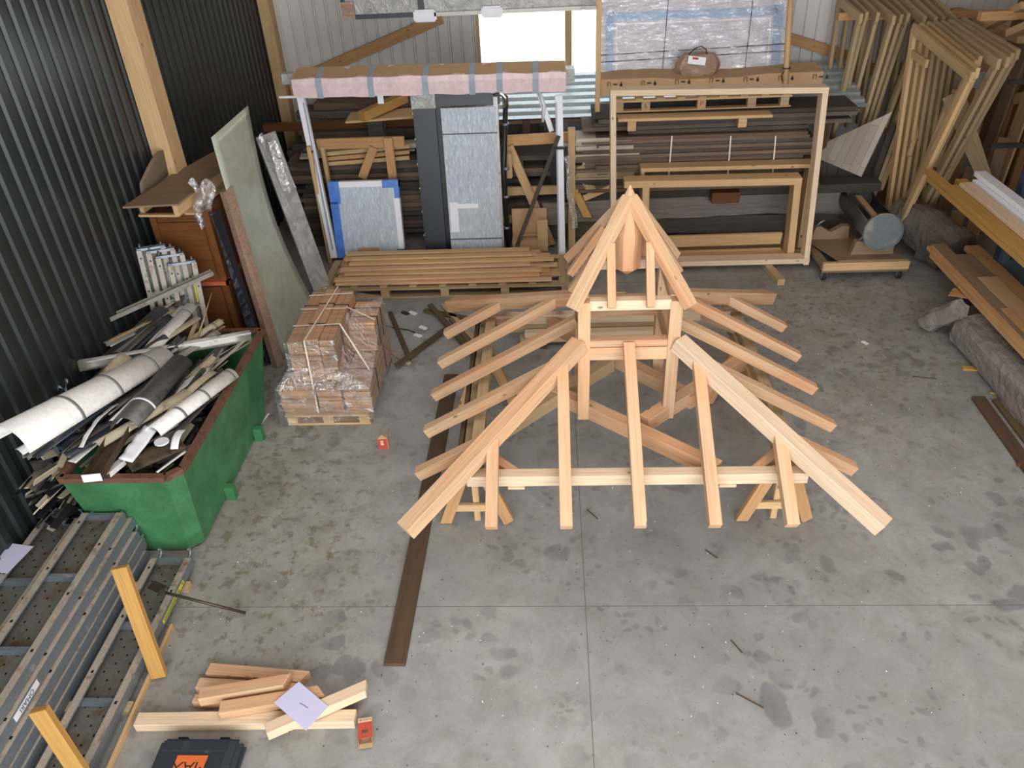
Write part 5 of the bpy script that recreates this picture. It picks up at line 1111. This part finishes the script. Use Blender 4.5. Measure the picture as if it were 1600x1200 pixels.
# trolley
tr_ = thing('trolley', (3.75, 8.95, 0), 'low wooden trolley on castor wheels carrying a metal cylinder', 'trolley')
TX0, TX1, TY0, TY1, TZ = 3.22, 4.22, 8.62, 9.45, .19
beam('front_bar', (TX0, TY0, TZ), (TX1, TY0, TZ), .05, .10, 'pinetan', tr_); beam('rear_bar', (TX0-.05, TY1, TZ), (TX1-.05, TY1, TZ), .05, .10, 'pinetan', tr_)
for x in (TX0+.05, TX1-.05): beam('side_bar', (x, TY0+.03, TZ-.02), (x-.03, TY1-.03, TZ-.02), .10, .05, 'plyb', tr_)
beam('lower_bar', (TX0, TY0+.04, TZ-.07), (TX1, TY0+.04, TZ-.07), .09, .03, 'plyb', tr_)
mb = MB(); mb.poly([(TX0+.18, TY0+.02, TZ+.052), (TX1-.03, TY0+.02, TZ+.052), (TX1-.25, TY1, TZ+.052), (TX0-.1, TY1, TZ+.052)], (0, 0, .012)); mb.build('plywood_deck', 'plyb', tr_)
for x, y in ((TX0+.04, TY0+.05), (TX1-.08, TY0+.05), (TX0+.0, TY1-.05), (TX1-.1, TY1-.05)):
    mb = MB(); mb.tube([(x-.02, y-.02, .055), (x+.02, y-.02, .055)], .055, 16); wh = mb.build('wheel', 'rubber', tr_)
    mb = MB(); mb.b2((x-.028, y-.05, .03), (x-.022, y+.02, .115)); mb.b2((x+.022, y-.05, .03), (x+.028, y+.02, .115)); mb.b2((x-.04, y-.05, .11), (x+.04, y+.04, .118)); mb.build('fork', 'galv', wh)
for i, (cx, cy, w_, l_) in enumerate(((3.83, 8.82, .50, 'front'), (3.47, 9.28, .46, 'rear'))):
    cd = thing('cradle_block', (cx, cy, TZ+.065), ('front' if i == 0 else 'rear')+' dusty wooden cradle block under the metal cylinder', 'block')
    mb = MB(); z = TZ+.066; mb.poly([(cx-w_/2, cy-.04, z), (cx+w_/2, cy-.04, z), (cx+w_/2-.02, cy-.04, z+.17), (cx+.13, cy-.04, z+.17), (cx, cy-.04, z+.09), (cx-.13, cy-.04, z+.17), (cx-w_/2+.04, cy-.04, z+.17)], (0, .08, 0)); mb.build('block', 'plyb', cd)
    mb = MB(); mb.tube([(cx-.18, cy-.02, z+.17), (cx-.15, cy-.03, z+.22), (cx-.10, cy-.03, z+.25)], .014, 6); mb.build('clamp', 'galv', cd)
CA = G(1379, 362, .60); CB = CA.lerp(G(1331, 303, .47), .86)
cyl = thing('metal_cylinder', CA, 'open-topped metal cylinder with a dusty round lid lying on the trolley', 'cylinder')
Mw = frame(CA, CB); L_ = (CB-CA).length; Rr = .205
def arcring(x, r, a0=-205, a1=35, n=26): return [(x, math.cos(math.radians(a0+(a1-a0)*k/n))*r, math.sin(math.radians(a0+(a1-a0)*k/n))*r) for k in range(n+1)]
mb = MB(); mb.loft([arcring(0, Rr), arcring(L_*.33, Rr), arcring(L_*.66, Rr), arcring(L_, Rr)], close=False, cap=False, smooth=True); mb.build('shell', 'zinc', cyl, Mw=Mw, solid=.006, local=True)
circ = lambda x, r, n=36: [(x, math.cos(2*math.pi*k/n)*r, math.sin(2*math.pi*k/n)*r) for k in range(n)]
mb = MB(); mb.loft([circ(-.02, Rr+.012), circ(.03, Rr+.012)], cap=False, smooth=True); mb.loft([circ(-.012, Rr+.01), circ(-.008, Rr+.01)]); mb.build('lid', 'plate', cyl, Mw=Mw, local=True)
mb = MB(); mb.tube([Vv for Vv in [V(p_) for p_ in circ(-.02, Rr+.012, 36)]+[V(circ(-.02, Rr+.012, 36)[0])]], .008, 6); mb.build('lid_rim', 'plate', cyl, Mw=Mw, local=True)
mb = MB(); mb.loft([circ(L_-.04, Rr+.012), circ(L_+.01, Rr+.012)], cap=False, smooth=True); mb.loft([circ(L_-.002, Rr), circ(L_+.002, Rr)]); mb.build('end_ring', 'zinc', cyl, Mw=Mw, local=True)
beam('inner_lath', Mw @ V((.04, .02, .08)), Mw @ V((L_*.82, .04, .10)), .07, .03, 'pinetan', cyl)
beam('inner_strut', Mw @ V((.3, .03, .07)), Mw @ V((.2, .08, -.14)), .05, .025, 'pinetan', cyl)
# ================================================================ things strewn on the floor
for a, b, l_ in (((1150, 1083), (1193, 1106), 'thin dark splinter on the bare floor at the lower right'), ((917, 796), (934, 811), 'short dark splinter just in front of the roof frame'), ((1102, 859), (1121, 872), 'thin dark splinter under the right front rafters'), ((1142, 1000), (1160, 1020), 'curved dark twig on the floor right of centre'), ((1425, 588), (1463, 592), 'long thin dark splinter on the floor by the huge hewn beam'), ((605, 585), (612, 560), 'tiny dark stick near the crossed battens')):
    beam('splinter', G(*a, .004), G(*b, .004), .008, .006, 'dark', label=l_, cat='splinter', bev=0)
beam('paper_scrap', G(1347, 533, .002), G(1356, 538, .002), .05, .002, 'whitec', label='small white paper scrap on the floor right of the roof frame', cat='paper', bev=0)
beam('white_offcut', G(408, 662, .004), G(420, 646, .004), .02, .004, 'whitec', label='thin curved white offcut on the floor beside the skip', cat='offcut', bev=0)
beam('white_offcut', G(411, 688, .004), G(427, 691, .004), .03, .01, 'zincl', label='small grey and white metal offcut on the floor in front of the skip corner', cat='offcut', bev=0)
for i, (px, py) in enumerate(((640, 487), (656, 510), (648, 522), (628, 487))):
    beam('packing_scrap', G(px, py, .006), G(px+10, py+4, .006), .05, .01, 'whitec' if i < 3 else 'black', label=('largest white packing scrap near the long pallet', 'white packing scrap above the crossed battens', 'folded white packing scrap above the crossed battens, lower one', 'small black lump on the floor near the long pallet')[i], cat='scrap', bev=0)
mb = MB(); mb.tube([G(600, 508, .008), G(615, 512, .008), G(640, 516, .008), G(655, 522, .008)], .006, 5); tag(mb.build('cord', 'black'), 'thin black cord lying on the floor near the crossed battens', 'cord')
ch = MB(); rn = random.Random(44)
zones = [((.6, 3.9), (1.8, 1.2), 150), ((3.0, 6.5), (.95, 1.8), 130), ((-1.7, 5.0), (.9, 2.2), 110), ((1.5, 7.9), (1.6, .5), 70), ((-1.3, 7.3), (.8, .8), 60)]
for (c, s_, n) in zones:
    for k in range(n):
        x = c[0]+rn.uniform(-1, 1)*s_[0]; y = c[1]+rn.uniform(-1, 1)*s_[1]; a = rn.uniform(0, 6.3); l = rn.uniform(.003, .013); ch.mi = rn.choice((0, 0, 1, 2))
        ch.bar((x, y, .003), (x+math.cos(a)*l, y+math.sin(a)*l, .004+rn.uniform(0, .004)), rn.uniform(.002, .006), .002)
tag(ch.build('wood_shavings', ['whitec', 'pineyel', 'dark'], Mw=T(0, 0, 0)), 'small wood shavings, chips and grit strewn over the concrete floor', 'wood shavings', kind='stuff')
